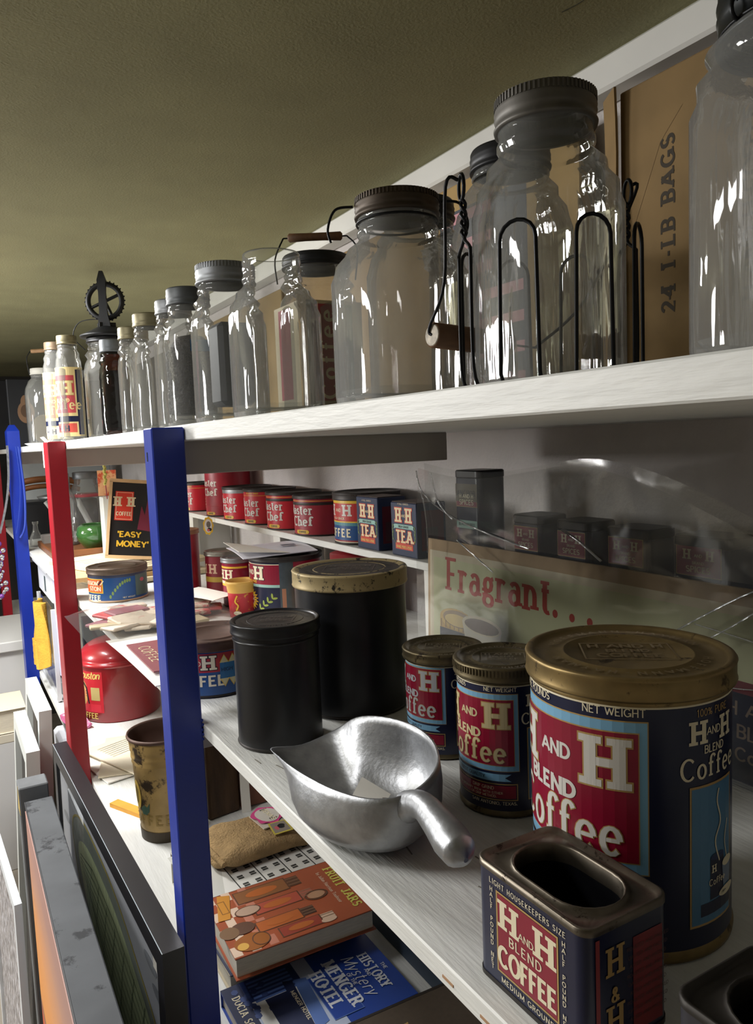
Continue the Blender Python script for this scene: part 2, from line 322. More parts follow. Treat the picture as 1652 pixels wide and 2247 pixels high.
# ---------------------------------------------------------------- the room
plaster = mat('#8b8866', .9, var=.10, scale=9, bump=.22, bscale=260, name='olive_plaster')
wallw = mat('#c9c3c0', .75, var=.06, scale=20, bump=.35, bscale=180, wear='#8d8783', wamt=.3, wscale=160, name='white_wall_paint')
white = mat('#e9eae6', .45, var=.07, scale=14, bump=.18, bscale=34, stretch=(9, 1, 9), name='white_shelf_paint')
whiteflat = mat('#e6e5e0', .5, var=.04, scale=12, name='white_paint')
greyw = mat('#c8c4be', .6, var=.05, scale=15)
CE = .465
mb = MB(); mb.box((-.85, 1.75, CE+.03), (3.3, 6.5, .06), plaster)
crk = mat('#2c2a1c', .9)
mb.tube(bez([(.64, .66, CE), (.645, .63, CE), (.63, .6, CE), (.64, .575, CE)], 3), .0006, crk, 4)
struct('ceiling', mb)
mb = MB(); mb.box((.83, 1.75, (CE-Z)/2), (.06, 6.5, CE+Z), wallw); struct('wall_right', mb)
mb = MB(); mb.box((.778, 1.75, .444), (.044, 6.5, .042), whiteflat, .004); struct('trim_1', mb)
mb = MB(); mb.box((-.85, 1.75, -Z-.03), (3.3, 6.5, .06), mat('#a39a8e', .7, var=.2, scale=8)); struct('floor', mb)
mb = MB(); mb.box((-.85, 5.03, (CE-Z)/2), (3.3, .06, CE+Z), mat('#3c3a38', .8, var=.1)); struct('wall_back', mb)
mb = MB(); mb.box((-2.53, 1.75, (CE-Z)/2), (.06, 6.5, CE+Z), mat('#cfccc4', .8)); struct('wall_left', mb)
mb = MB(); mb.box((-.85, -1.53, (CE-Z)/2), (3.3, .06, CE+Z), mat('#b5b0a8', .8)); struct('wall_front', mb)
# ---------------------------------------------------------------- shelving nailed to painted posts
blueM = mat('#12309c', .34, var=.05, scale=30, bump=.12, bscale=40, name='royal_blue_paint'); redM = mat('#9e1524', .36, var=.06, scale=30, bump=.1, bscale=40, name='red_paint')
S = thing('shelving_unit', 'long white wooden shelving along the wall with blue and red posts', 'shelf', (.52, 1.8, -Z))
def sp(name, mb, label=None):
    o = obj(name, mb, S, label=label); o.location = (-.52, -1.8, Z-.0004); return o
for zt, th in ((.029, .019), (-.34, .0165), (-.775, .02)):
    mb = MB(); mb.box((.53, 1.9, zt-th/2), (.54, 5.2, th), white, .0012)
    if zt == -.34:                                # paint chips along the front edge
        chip = mat('#b08a68', .8); ch2 = mat('#8d8a80', .8)
        for y, z, l in ((.385, -.350, .012), (.345, -.351, .012), (.32, -.3475, .008), (.30, -.352, .010)):
            mb.box((.2598, y, z), (.0006, l, .0018), chip)
        for (x, y, l, a) in ((.335, .43, .03, .3), (.315, .52, .02, -.2), (.355, .47, .018, .1), (.30, .62, .018, .4), (.29, .73, .02, .2), (.275, .76, .014, .1)):
            mb.box((x, y, -.34), (.0012, l, .0008), ch2, R=Matrix.Rotation(a, 3, 'Z'))
    sp('shelf_board', mb)
pa = [('royal blue post with a nail dent near its top', blueM, .906, .040, .026, -.785), ('red post', redM, 1.868, .075, .028, 0), ('royal blue post with a pointed top', blueM, 2.93, .085, .085, 0), ('second red post', redM, 3.98, .08, .03, 0)]
for lab, m, y, d, zt, _ in pa:
    mb = MB()
    if zt > .05:
        x0, x1, xm = .219, .259, .239
        mb.loft([[(x0, y, -Z), (x1, y, -Z), (x1, y+d, -Z), (x0, y+d, -Z)], [(x0, y, zt), (x1, y, zt), (x1, y+d, zt), (x0, y+d, zt)], [(x0+.012, y+.02, zt+.022), (x1-.012, y+.02, zt+.022), (x1-.012, y+d-.02, zt+.022), (x0+.012, y+d-.02, zt+.022)]], m, smooth=False)
    else:
        mb.box((.2395, y+d/2, (zt-Z)/2), (.039, d, zt+Z), m, .0015)
    if y < 1:
        mb.box((.2198, .932, -.008), (.0008, .004, .011), mat('#101a3a', .9))
        for k in range(5): mb.sphere((.2585+.001*(k % 2), .9065, -.335-.006*k), .0022, m, 6)
    sp('post', mb, lab)
beamM = mat('#b9b2aa', .6, var=.04, scale=20)
for y, x1 in ((.948, .672), (1.945, .79), (3.017, .79)):
    for zt, hh in ((.0095, .042), (-.357, .032)):
        mb = MB(); mb.box(((.2610+x1)/2 if y < 1 else (.222+x1)/2, y+.02, zt-hh/2), (x1-(.261 if y < 1 else .222), .036, hh), beamM, .001); sp('crossbeam', mb)
# riser shelf at the back of the main shelf
rs = thing('riser_shelf', 'narrow white riser shelf on legs along the wall behind the tins', 'shelf', (.725, 1.3, -.34))
RX, RZ = .655, -.1942
mb = MB(); mb.box((.004, 0, .1385), (.143, 2.3, .013), white, .001); obj('board', mb, rs)
for y in (.43, .99, 1.62, 2.3):
    mb = MB(); mb.box((-.055, y-1.3, .066), (.018, .04, .132), whiteflat, .001); mb.box((.012, y-1.3+.03, .066), (.11, .012, .132), whiteflat, .001); obj('leg', mb, rs)
# ---------------------------------------------------------------- tins
cream = mat('#eadfc0', .4, wear='#b9a477', wamt=.33, name='cream_print'); silver = mat('#d9d6cf', .3, name='silver_print'); navy = mat('#12193a', .3, var=.1, scale=30, name='navy_print')
redp = mat('#8c1130', .3, var=.06, scale=50, name='red_print'); ltblue = mat('#7db2d4', .35, name='light_blue_print'); gold = mat('#8f7a50', .42, .75, var=.3, scale=40, wear='#54452f', wamt=.42, wscale=40, name='gold_tin'); goldp = mat('#b8965a', .35, name='gold_print')
dkgold = mat('#6e634a', .45, .8, var=.3, scale=50, wear='#3a3226', wamt=.42, wscale=50, name='tarnished_tin'); iron = mat('#3a3634', .5, .55, var=.3, scale=40, wear='#2a1d16', wamt=.4, name='dark_tin'); blk = mat('#15161a', .36, .1, var=.2, scale=60, wear='#2b2a2b', wamt=.35, wscale=90, name='black_tin')
grey = mat('#8d8f90', .45, .7, var=.15, scale=40, name='zinc'); aqua = mat('#9fc7bd', .4, name='aqua_print'); orange = mat('#d9642c', .4, name='orange_print'); yellow = mat('#e2b93a', .4, name='yellow_print'); leaf = mat('#7f9a52', .45, name='leaf_print'); ink = mat('#14141a', .5, name='black_ink'); blk2 = mat('#0c0c10', .8)
mcred = mat('#c21f30', .34, var=.06, scale=40, name='bright_red_tin'); mcdull = mat('#9e2334', .4, var=.1, scale=40, name='dull_red_tin'); bluep = mat('#1f4f8a', .36, var=.1, scale=40, wear='#6f86a0', wamt=.3, name='blue_print'); paper = mat('#efece4', .7, name='white_paper'); tan = mat('#c9a876', .8, var=.1, scale=30, name='kraft'); pink = mat('#c9606a', .6, name='pink_print')
def body(mb, r, h, m, rim, n=64, rz=.007):
    mb.lathe([(0, 0), (r*.97, 0), (r+.0008, .0012), (r+.0012, rz*.5), (r, rz)], rim, n)
    mb.lathe([(r, rz), (r, h)], m, n)
    return mb
def lid(r, z0, z1, m, rim=.004, emb=None, n=64, ridges=0):
    """Overcap: skirt, rolled bead, sunk top with a raised ring and lettering."""
    mb = MB()
    mb.lathe([(r-.0015, z0), (r+.0012, z0), (r+.0018, z0+.0015), (r+.0012, z0+.003), (r+.0012, z1-.003), (r+.0018, z1-.0015), (r+.0008, z1), (r-rim*.5, z1+.0004), (r-rim, z1-.0012), (r-rim*1.5, z1-.0028), (r*.66, z1-.0026), (r*.645, z1-.0014), (r*.63, z1-.0014), (r*.615, z1-.0026), (0.0001, z1-.0026)], m, n)
    mb.lathe([(0.0001, z0), (r-.0015, z0)], m, n)
    if ridges:
        for i in range(ridges):
            a = 2*PI*i/ridges; mb.box(((r+.0016)*math.cos(a), (r+.0016)*math.sin(a), z1-.0045), (.0012, .0016, .006), m, R=Matrix.Rotation(a, 3, 'Z'))
    if emb: emb(mb, r, z1-.0022)
    return mb
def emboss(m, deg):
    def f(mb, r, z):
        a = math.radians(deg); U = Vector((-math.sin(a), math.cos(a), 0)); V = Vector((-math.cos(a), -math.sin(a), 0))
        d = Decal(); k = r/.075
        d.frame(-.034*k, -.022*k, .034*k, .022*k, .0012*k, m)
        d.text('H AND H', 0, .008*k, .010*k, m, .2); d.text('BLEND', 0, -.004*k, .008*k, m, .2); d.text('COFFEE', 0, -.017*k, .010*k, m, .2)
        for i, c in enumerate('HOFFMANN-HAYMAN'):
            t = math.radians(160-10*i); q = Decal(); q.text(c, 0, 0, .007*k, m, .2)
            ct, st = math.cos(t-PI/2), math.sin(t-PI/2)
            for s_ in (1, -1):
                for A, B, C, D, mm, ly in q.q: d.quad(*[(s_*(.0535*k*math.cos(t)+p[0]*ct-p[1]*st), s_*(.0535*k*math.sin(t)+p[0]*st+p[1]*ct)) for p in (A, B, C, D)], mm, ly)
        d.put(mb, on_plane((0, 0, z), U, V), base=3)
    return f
def hh_panel(k, w=.138, cr=silver, two=True, fr=ltblue):
    """Red panel lettered H AND H BLEND Coffee in its blue frame, sized for a 75 mm can and scaled by k."""
    d = Decal(); o = goldp
    d.rect(-w/2*k, .054*k, w/2*k, .1505*k, o, 0); d.rect(-w/2*k+.0008*k, .0548*k, w/2*k-.0008*k, .1497*k, fr, 1); d.rect((-w/2+.006)*k, .061*k, (w/2-.006)*k, .1435*k, o, 2); d.rect((-w/2+.0068)*k, .0618*k, (w/2-.0068)*k, .1427*k, redp, 3)
    for sx in (-1, 1): d.text('H', sx*.040*k, .1075*k, .0315*k, cr, .27, 4, True, .62, 1.02, out=o, ow=.035)
    d.text('AND', 0, .1185*k, .0105*k, cr, .23, 4)
    d.text('BLEND', -.007*k, .0940*k, .0120*k, cr, .27, 4, gap=.17, xs=1.05)
    d.text('Coffee', 0, .0645*k, .0285*k, cr, .15, 4, True, .6, .82, .08, out=o, ow=.025)
    return d
def hh_can(name, label, loc, r, h, k, face, cr, lidm, lz, ridges=0, group=None, su=.97, sv=1.03, dv=.003):
    t = thing(name, label, 'coffee can', loc, 0, group)
    mb = MB(); body(mb, r, h-lz, navy, lidm, 72, .009*k); mb.lathe([(r+.0004, h-lz-.001), (r+.0006, h-lz-.002*k), (r+.0004, h-lz-.0035*k)], lidm, 72)
    mb.lathe([(r+.0002, h-lz-.0035*k), (r+.0004, h-lz-.004*k), (r+.0003, h-lz-.0048*k)], cream, 72)
    f0 = on_can(r, face); fs = lambda u, v, o: f0(u*su, v*sv+dv, o)
    mu = .008*k
    d = hh_panel(k, cr=cr); d.text('NET WEIGHT', .046*k, .1532*k, .0052*k, cream, .15, 2); d.text('THREE POUNDS', -.030*k, .1532*k, .0052*k, cream, .15, 2)
    # ribbon and grind panel under the red panel
    d.rect(-.052*k, .042*k, .050*k, .051*k, ltblue, 1); d.tri((.050*k, .042*k), (.058*k, .042*k), (.050*k, .0465*k), ltblue, 1); d.tri((.050*k, .0465*k), (.058*k, .051*k), (.050*k, .051*k), ltblue, 1)
    d.text('FINEST QUALITY', 0, .0445*k, .0045*k, navy, .16, 2)
    d.frame(-.066*k, .018*k, .066*k, .039*k, .0012*k, goldp, 1); d.rect(-.0635*k, .0205*k, .0635*k, .0365*k, redp, 1)
    d.text('DRIP GRIND', .02*k, .031*k, .0042*k, cream, .15, 2); d.text('FOR ORDINARY BREW WITH EITHER', .01*k, .0258*k, .0032*k, cream, .14, 2); d.text('OR DRIP METHOD.', .02*k, .0215*k, .0032*k, cream, .14, 2)
    d.text('SAN ANTONIO, TEXAS.', .034*k, .0125*k, .0042*k, cream, .15, 2)
    d.put(mb, fs, mu)
    s = Decal(); s.text('100% PURE', 0, .151*k, .0048*k, goldp, .13, 1)
    for sx in (-1, 1): s.text('H', sx*.0145*k, .134*k, .0145*k, cream, .26, 1, True, .62)
    s.text('AND', 0, .1385*k, .0052*k, cream, .15, 1); s.text('BLEND', .001*k, .1275*k, .0052*k, cream, .17, 1); s.text('Coffee', 0, .112*k, .0145*k, cream, .15, 1, True, .6, .9, .1)
    s.rect(-.022*k, .018*k, .024*k, .108*k, goldp, 1); s.rect(-.0205*k, .0195*k, .0225*k, .1065*k, mat('#4d7fa4', .35), 2)
    s.rect(-.013*k, .024*k, .0225*k, .032*k, navy, 3); s.rect(-.004*k, .033*k, .012*k, .060*k, navy, 3); s.ell(.004*k, .060*k, .008*k, .0022*k, mat('#23345e', .4), 4); s.text('H', 0, .050*k, .005*k, cream, .25, 4, True); s.text('Coffee', .004*k, .042*k, .0045*k, cream, .15, 4)
    s.ell(.0165*k, .053*k, .007*k, .003*k, cream, 5); s.fan([(.0095*k, .053*k), (.0115*k, .038*k), (.0215*k, .038*k), (.0235*k, .053*k)], mat('#7f8ea4', .4), 4); s.ell(.0165*k, .034*k, .011*k, .003*k, cream, 4)
    s.line(bez([(.006*k, .056*k), (.001*k, .070*k), (.007*k, .082*k), (.003*k, .095*k), (.005*k, .103*k)], 5), .0012*k, cream, 4); s.line(bez([(.016*k, .056*k), (.013*k, .068*k), (.017*k, .08*k)], 5), .001*k, cream, 4)
    f1 = on_can(r, face+94); s.put(mb, lambda u, v, o: f1(u*su, v*sv+dv, o), mu)
    obj('can_body', mb, t)
    obj('lid', lid(r+.0018, h-lz, h, lidm, .004, emboss(mat('#a18c66' if lidm is gold else '#857a60', .38, .8, name='raised_gold_highlight'), 232), 72, ridges), t)  # lettering coloured lighter than the lid to imitate light on the relief
    return t
G = 'lettered coffee cans with a red panel'
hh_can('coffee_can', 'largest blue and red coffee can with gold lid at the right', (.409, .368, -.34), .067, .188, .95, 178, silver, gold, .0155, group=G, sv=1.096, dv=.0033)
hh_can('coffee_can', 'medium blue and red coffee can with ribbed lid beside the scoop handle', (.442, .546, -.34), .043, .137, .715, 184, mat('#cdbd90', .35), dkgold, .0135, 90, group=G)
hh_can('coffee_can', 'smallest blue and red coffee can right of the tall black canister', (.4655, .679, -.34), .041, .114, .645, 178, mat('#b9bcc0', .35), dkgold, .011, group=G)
def black_can(label, loc, r, h, lz, band):
    t = thing('black_canister', label, 'canister', loc, 0, 'black tin canisters')
    mb = MB(); body(mb, r, h-lz, blk, iron, 72, .004)
    if not band: mb.lathe([(r, h-lz-.008), (r+.0012, h-lz-.0072), (r+.0012, h-lz-.006), (r, h-lz-.005)], blk, 72)
    obj('can_body', mb, t)
    obj('lid', lid(r+.0015, h-lz, h, blk if not band else mat('#b5a276', .5, .3, wear='#1c1a18', wamt=.46, wscale=70), .003 if not band else .007, None, 72), t, label='worn gold lid' if band else None)
    mb = MB(); m = mat('#26211f', .4, .35, var=.3, scale=80); mb.lathe([(0.0001, h-.0018), (r*.93, h-.0018)], m, 64); emboss(mat('#56504b', .38, .4, name='raised_black_highlight'), 235)(mb, r, h-.0016); obj('embossed_disc', mb, t)  # paler lettering colour stands in for the shading of raised edges
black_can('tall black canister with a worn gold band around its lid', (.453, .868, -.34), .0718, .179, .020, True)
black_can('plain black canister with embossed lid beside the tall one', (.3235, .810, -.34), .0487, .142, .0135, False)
# red over blue can behind the blue post
t = thing('coffee_can', 'red and blue coffee can with dark brown lid behind the blue post', 'coffee can', (.322, 1.052, -.34))
mb = MB(); r = .0635; body(mb, r, .066, bluep, iron, 64, .004); rd = mat('#b83038', .4, var=.1, scale=40)
d = Decal(); d.rect(-.125, .036, .075, .062, rd, 0)
for u in (-.03, .01): d.text('H', u, .0395, .0195, cream, .27, 2, True, .62, out=ink, ow=.05)
d.text('AND', -.01, .045, .007, cream, .16, 2); d.text('COFFEE', -.007, .0165, .0155, cream, .22, 2, gap=.2)
for i in range(4):
    for v0, s_ in ((.048, 1), (.026, -1)): d.tri((.025+.012*i, v0), (.037+.012*i, v0), (.031+.012*i, v0+s_*.011), mat('#d9cfa0', .5), 3); d.line([(.025+.012*i, v0), (.031+.012*i, v0+s_*.011), (.037+.012*i, v0)], .001, yellow, 4)
d.rect(.025, .026, .073, .048, mat('#2b6ea0', .4, wear='#20466e', wamt=.45), 3); d.text('HIGH GRADE', .047, .036, .005, navy, .16, 4)
d.put(mb, on_can(r, 238), .006); obj('can_body', mb, t)
obj('lid', lid(r+.001, .064, .078, mat('#5a4238', .5, .4, var=.25, scale=40, wear='#2c201c', wamt=.4), .007, None), t)
# ---------------------------------------------------------------- square tins in the foreground
def square_tin(label, loc, side, rim, letters, rz=0.):
    t = thing('square_coffee_tin', label, 'tin', loc, rz, 'square tins with an oval mouth'); W, D, Hh = .066, .096, .0765
    mb = MB(); P = rrect(W, D, .009, 6); mb.prism(rrect(W+.001, D+.001, .009, 6), 0, .003, iron); mb.loft([[(*p, .003) for p in P], [(*p, Hh-.003) for p in P]], side, False, False)
    if letters:
        F = on_plane((-W/2, 0, 0), (0, -1, 0), (0, 0, 1)); d = Decal()
        d.frame(-.027, .011, .027, .063, .0012, goldp, 1); d.rect(-.0255, .0125, .0255, .0615, redp, 1)
        for u in (-.0158, .0158): d.text('H', u, .041, .0175, cream, .26, 2, True, .62)
        d.text('AND', 0, .0425, .0048, cream, .16, 2); d.text('BLEND', -.001, .033, .0062, cream, .17, 2, gap=.3); d.text('COFFEE', 0, .0155, .0145, cream, .21, 2, gap=.12, xs=.72)
        d.text('LIGHT HOUSEKEEPERS SIZE', 0, .0655, .0036, cream, .14, 2, gap=.3, xs=.85); d.text('MEDIUM GROUND', 0, .0055, .0036, cream, .16, 2, gap=.3)
        for u in (-.0315, .0315):
            for i, c in enumerate('HALF POUND NET'): d.text(c, u, .060-.0039*i, .0031, cream, .16, 2)
        d.put(mb, F)
        Fy = on_plane((0, -D/2, 0), (1, 0, 0), (0, 0, 1)); d = Decal(); rd = mat('#8a2a30', .45, var=.2, scale=60)
        d.rect(-.0265, .003, -.0235, .070, mat('#9a3a3c', .4), 1)
        for v, c in ((.046, 'H'), (.030, '&'), (.012, 'H')): d.text(c, -.012, v, .0165 if c != '&' else .009, goldp, .2, 2, c == 'H', .6, .8)
        d.rect(.002, .006, .0255, .062, rd, 1)
        for i in range(9): d.text('ROASTED AND PACKED'[i % 3:], .0137, .055-.0052*i, .0022, mat('#5c3a38', .5), .14, 2)
        d.put(mb, Fy)
    else:
        d = Decal(); d.rect(-.03, .008, -.012, .066, mat('#6a6a86', .4), 1); d.rect(-.0325, .004, -.0305, .068, mat('#8a3f48', .4), 1); d.put(mb, on_plane((-W/2, 0, 0), (0, -1, 0), (0, 0, 1)))
    obj('tin_body', mb, t)
    mb = MB(); n = len(P); Q = rrect(.045, .072, .0222, 6); k = len(Q)
    z = Hh
    rim_r = [[(*p, z-.004) for p in rrect(W+.0014, D+.0014, .0095, 6)], [(*p, z) for p in rrect(W+.0014, D+.0014, .0095, 6)], [(*p, z+.0006) for p in rrect(W-.002, D-.002, .0088, 6)], [(*p, z-.0022) for p in rrect(W-.006, D-.006, .0075, 6)], [(*p, z-.0022) for p in rrect(.0515, .0785, .025, 6)], [(*p, z-.0005) for p in rrect(.0485, .0755, .024, 6)], [(*p, z) for p in rrect(.047, .074, .0232, 6)], [(*p, z-.0016) for p in Q], [(*p, z-.012) for p in Q]]
    mb.loft(rim_r, rim, False, False); obj('top_rim', mb, t)
    mb = MB(); mb.loft([[(*p, z-.012) for p in Q], [(*p, .006) for p in rrect(.058, .086, .008, 6)]], blk, False, True); obj('inside', mb, t)
square_tin('square half-pound tin with oval mouth and red lettered front', (.309, .326, -.34), navy, mat('#6f675b', .36, .85, var=.3, scale=60, wear='#2d241d', wamt=.42, wscale=70), True)
square_tin('dark square tin cut off at the bottom right corner', (.312, .178, -.34), mat('#23232c', .5, var=.2), mat('#2b2722', .5, .5, var=.2, scale=50), False)
# ---------------------------------------------------------------- aluminium scoop
alu = mat('#a9abae', .42, .88, var=.18, scale=70, bump=.1, bscale=160, name='cast_aluminium')
t = thing('aluminium_scoop', 'aluminium scoop with short handle holding scraps of paper', 'scoop', (.31, .57, -.34))
rim = [(.266, .694, .040), (.300, .697, .034), (.337, .694, .042), (.345, .660, .064), (.357, .628, .072), (.368, .590, .073), (.364, .550, .072), (.345, .513, .070), (.318, .492, .067), (.292, .488, .064), (.270, .503, .062), (.257, .535, .060), (.252, .575, .057), (.252, .615, .053), (.257, .655, .047)]
rim = [(p[0]-.31, p[1]-.57, p[2]) for p in rim]
def cr(P, k):
    n = len(P); o = []
    for i in range(n):
        a, b, c, d = (Vector(P[(i+j-1) % n]) for j in range(4))
        for j in range(k):
            t_ = j/k; o.append(.5*((2*b)+(c-a)*t_+(2*a-5*b+4*c-d)*t_*t_+(3*b-a-3*c+d)*t_**3))
    return o
RM = cr(rim, 4); nR = len(RM); base_c = Vector((-.006, 0, 0))
def ringat(f, inset):
    o = []
    for p in RM:
        a = math.atan2(p.y-.01, p.x-base_c.x); b = Vector((base_c.x+.030*math.cos(a), .002+.040*math.sin(a), .0008))
        q = b.lerp(p, f)
        lip = max(0, min(1, (p.y-.03)/.09))
        g = math.sin(f*PI)*(1-lip*.8)*.016; d2 = Vector((math.cos(a), math.sin(a), 0)); q = q+d2*g; q.z = b.z+(p.z-b.z)*(f**(1.55-.45*lip))
        q = q-d2*inset; q.z += inset*.7*(1-f); o.append(q)
    return o
mb = MB(); F = [0, .12, .28, .45, .62, .8, .92, 1.]
out = [ringat(f, 0) for f in F]; inn = [ringat(f, .0022) for f in reversed(F)]
mb.loft([list(g) for g in out+inn], alu, True, True); obj('bowl', mb, t)
mb = MB(); hp = bez([(-.010, -.078, .052), (-.011, -.092, .060), (-.013, -.108, .064), (-.017, -.130, .063), (-.020, -.150, .060), (-.022, -.163, .058)], 5)
rr = [.0125, .0108, .0105, .0118, .0138, .0122]; rad = []
for i in range(len(hp)): f = i/(len(hp)-1)*5; a = min(4, int(f)); rad.append(rr[a]+(rr[a+1]-rr[a])*(f-a))
hp += [hp[-1]+Vector((-.0006, -.005, -.001)), hp[-1]+Vector((-.001, -.0085, -.0016))]; rad += [.008, .0018]
mb.tube(hp, rad, alu, 16); obj('handle', mb, t)
for k, (x, y, z, a, lab) in enumerate([(.300, .566, .020, .5, 'crumpled white paper scrap lying in the scoop, nearer the lip'), (.318, .530, .024, 2.1, 'small white paper scrap in the scoop, nearest the handle')]):
    mb = MB(); rr_ = random.Random(k); mb.sheet(lambda u, v: ((u-.5)*.042*(1-.35*k), (v-.5)*.030*(1-.3*k), .016*abs(u-.55)+.010*v*u), 8, 8, paper, .0004)
    d = Decal()
    solo('paper_scrap', mb, lab, 'paper', (x, y, -.34+z), a, 'paper scraps in the scoop')
# ---------------------------------------------------------------- poster in its plastic sleeve
FT = .0295 + 0                                   # top of the top shelf
pa_c = mat('#cfd0a6', .6, var=.03, scale=8, name='pale_green_card'); kr = mat('#b59a78', .85, var=.12, scale=30, name='corrugated_kraft'); pr = mat('#b23a2c', .55, name='poster_red')
t = thing('coffee_poster', 'pale green poster reading Fragrant in red, propped behind the gold lidded cans', 'poster', (.657, .52, -.34))
def PP(y, z, o=0.): return (-.006-o-.10*(.187-z)*.35, y-.52, z)
mb = MB(); mb.sheet(lambda u, v: PP(.979-u*.80, .0+v*.187), 10, 4, kr, .004)
d = Decal(); d.rect(.006, .0, .80, .170, mat('#d9cdb0', .6, var=.1, scale=20), 0); d.rect(.016, .0, .80, .160, pa_c, 1)
d.text('Fragrant', .050, .114, .049, pr, .17, 2, True, .6, .76, .10, 'l')
for i in range(3): d.ell(.282+.029*i, .118, .0046, .0052, pr, 2)
d.ell(.075, .072, .042, .016, mat('#c9a548', .5), 2); d.ell(.077, .073, .036, .0125, mat('#8a6a2c', .5), 3); d.ell(.077, .071, .031, .009, mat('#d9bc62', .5), 4); d.rect(.033, .0, .117, .072, mat('#b8923c', .5), 1); d.rect(.033, .0, .117, .055, navy, 2)
for i in range(7): d.rect(.036+.011*i, .056, .038+.011*i, .068, mat('#7a5a24', .5), 3)
d.ell(.135, .074, .045, .013, cream, 5); d.ell(.135, .073, .039, .010, mat('#5a3a22', .5), 6); d.fan([(.09, .074), (.105, .02), (.165, .02), (.18, .074)], mat('#e6e0cc', .5), 4)
d.rect(.36, .0, .80, .098, mat('#7a2630', .5), 2); d.rect(.385, .0, .80, .086, navy, 3)
for i, c in enumerate(('H AND H', 'BLEND', 'Coffee')): d.text(c, .56, .064-.022*i, .014, mat('#8d7a6a', .5), .18, 4)
d.put(mb, lambda u, v, o: PP(.979-u, v, o), .05); obj('board', mb, t)
film = glass('clear_film', (.95, .955, .94), (.75, .76, .74), .035, .35, 7., 1.5, .08)
soft = glass('soft_film', (.96, .96, .95), (.85, .85, .84), .05, .3, 8., .45, .1)
mb = MB()
def ftop(u):                                     # upper edge of the open bag, sagging towards the right
    return .297-.012*math.sin(u*9)-.15*max(0, u-.42)**1.3*1.9
def fl(x0, amp, ph):
    def f(u, v):
        z = .004+(ftop(u)-.004)*v; w = max(0, (z-.19)/.1)
        return (x0-.022*w*math.sin(3*u+ph)-amp*math.sin(11*u+7*v+ph)*(.3+w)-.0035*(1-v)*1., 0.464-u*.80+.012*w*math.sin(5*v+ph), z)
    return f
mb.sheet(fl(-.024, .0012, 0), 60, 24, film)
def fb(u, v):
    z0 = .1915; z = z0+(max(z0+.002, ftop(u)+.006)-z0)*v
    return (-.004-.030*(z-z0)-.002*math.sin(9*u+5*v)*v, .464-u*.80, z)
mb.sheet(fb, 60, 10, film)
cre = glass('film_crease', (.93, .93, .92), (.8, .8, .8), .14, .3, 20., 1.3, .12)
def crease(P, r):
    mb.tube(bez([(-.030+p[2] if len(p) > 2 else -.030, p[0]-.52, p[1]) for p in P], 6), r, cre, 6)
crease([(.975, .292, .004), (.955, .262), (.90, .235), (.82, .215), (.72, .199)], .0011); crease([(.968, .285), (.950, .24), (.944, .20), (.945, .17)], .0010); crease([(.930, .290), (.915, .25), (.88, .225)], .0012)
crease([(.87, .196), (.83, .178), (.79, .160)], .0009); crease([(.50, .14), (.47, .16), (.43, .185), (.40, .20)], .0008); crease([(.47, .135), (.44, .155), (.40, .185)], .0007); crease([(.55, .105), (.47, .094), (.40, .105), (.37, .125), (.40, .142), (.48, .150)], .0007); crease([(.66, .228), (.63, .215), (.60, .198)], .0016)
solo('plastic_bag', mb, 'clear plastic bag standing open around the Fragrant poster', 'plastic bag', (.657, .52, -.34))
# ---------------------------------------------------------------- tins and boxes on the riser shelf
def tea(y, lab, w=.078, h=.094, dx=.058, x=.665, rz=0.):
    t = thing('tea_box', lab, 'box', (x+dx/2, y, RZ), rz, 'lettered tea boxes'); nb = mat('#22304f', .45, var=.12, scale=40, name='slate_blue_card')
    mb = MB(); mb.box((0, 0, h/2), (dx, w, h), nb, .0012)
    F = on_plane((-dx/2, 0, 0), (0, -1, 0), (0, 0, 1)); d = Decal(); k = w/.078; cr2 = mat('#ecd9ae', .5); og = mat('#cf4a36', .45)
    for u in (-.0155, .0155): d.text('H', u*k, .0575, .0235, cr2, .24, 2, True, .7, .75, out=og, ow=.06)
    d.text('AND', 0, .066, .0045, cr2, .16, 2); d.text('TEA', .001, .0225, .0215, cr2, .23, 2, True, .6, .85, .12, out=og, ow=.06)
    d.rect(-.027*k, .0465, .027*k, .0535, aqua, 2)
    for s_ in (-1, 1): d.tri((s_*.027*k, .0465), (s_*.031*k, .0445), (s_*.027*k, .0535), aqua, 2); d.tri((s_*.027*k, .0535), (s_*.031*k, .0515), (s_*.027*k, .0465), aqua, 3)
    d.text('HIGH GRADE', 0, .048, .004, ink, .16, 4); d.rect(-.0265*k, .0115, .0265*k, .0215, og, 1); d.text('ORANGE PEKOE & PEKOE', 0, .0135, .0048, mat('#f0c070', .5), .17, 3, xs=.62, gap=.1)
    d.text('4 FULL OUNCES', 0, .0865, .003, cr2, .14, 2, gap=.25)
    for s_ in (-1, 1):
        d.line(bez([(s_*.022*k, .020), (s_*.034*k, .030), (s_*.034*k, .052)], 4), .0006, leaf, 2)
        for i in range(5): d.ell(s_*(.0335+.001*(i % 2))*k, .028+.0055*i, .0011, .0028, leaf, 3, 8)
    d.put(mb, F); d = Decal(); d.rect(-.02, .012, .024, .078, mat('#5a1420', .5), 1); d.rect(-.014, .016, .012, .05, mat('#4a2a2e', .5), 2); d.put(mb, on_plane((0, -w/2, 0), (1, 0, 0), (0, 0, 1)))
    obj('carton', mb, t); mb = MB(); mb.box((0, 0, h+.0008), (dx-.003, w-.003, .0014), mat('#4a3a34', .6, var=.3, scale=40), .0004); obj('top_flap', mb, t)
tea(1.196, 'dark blue lettered tea box next to the red and blue coffee can'); tea(1.072, 'dark blue lettered tea box half behind the corner of the plastic bag', .080, .090)
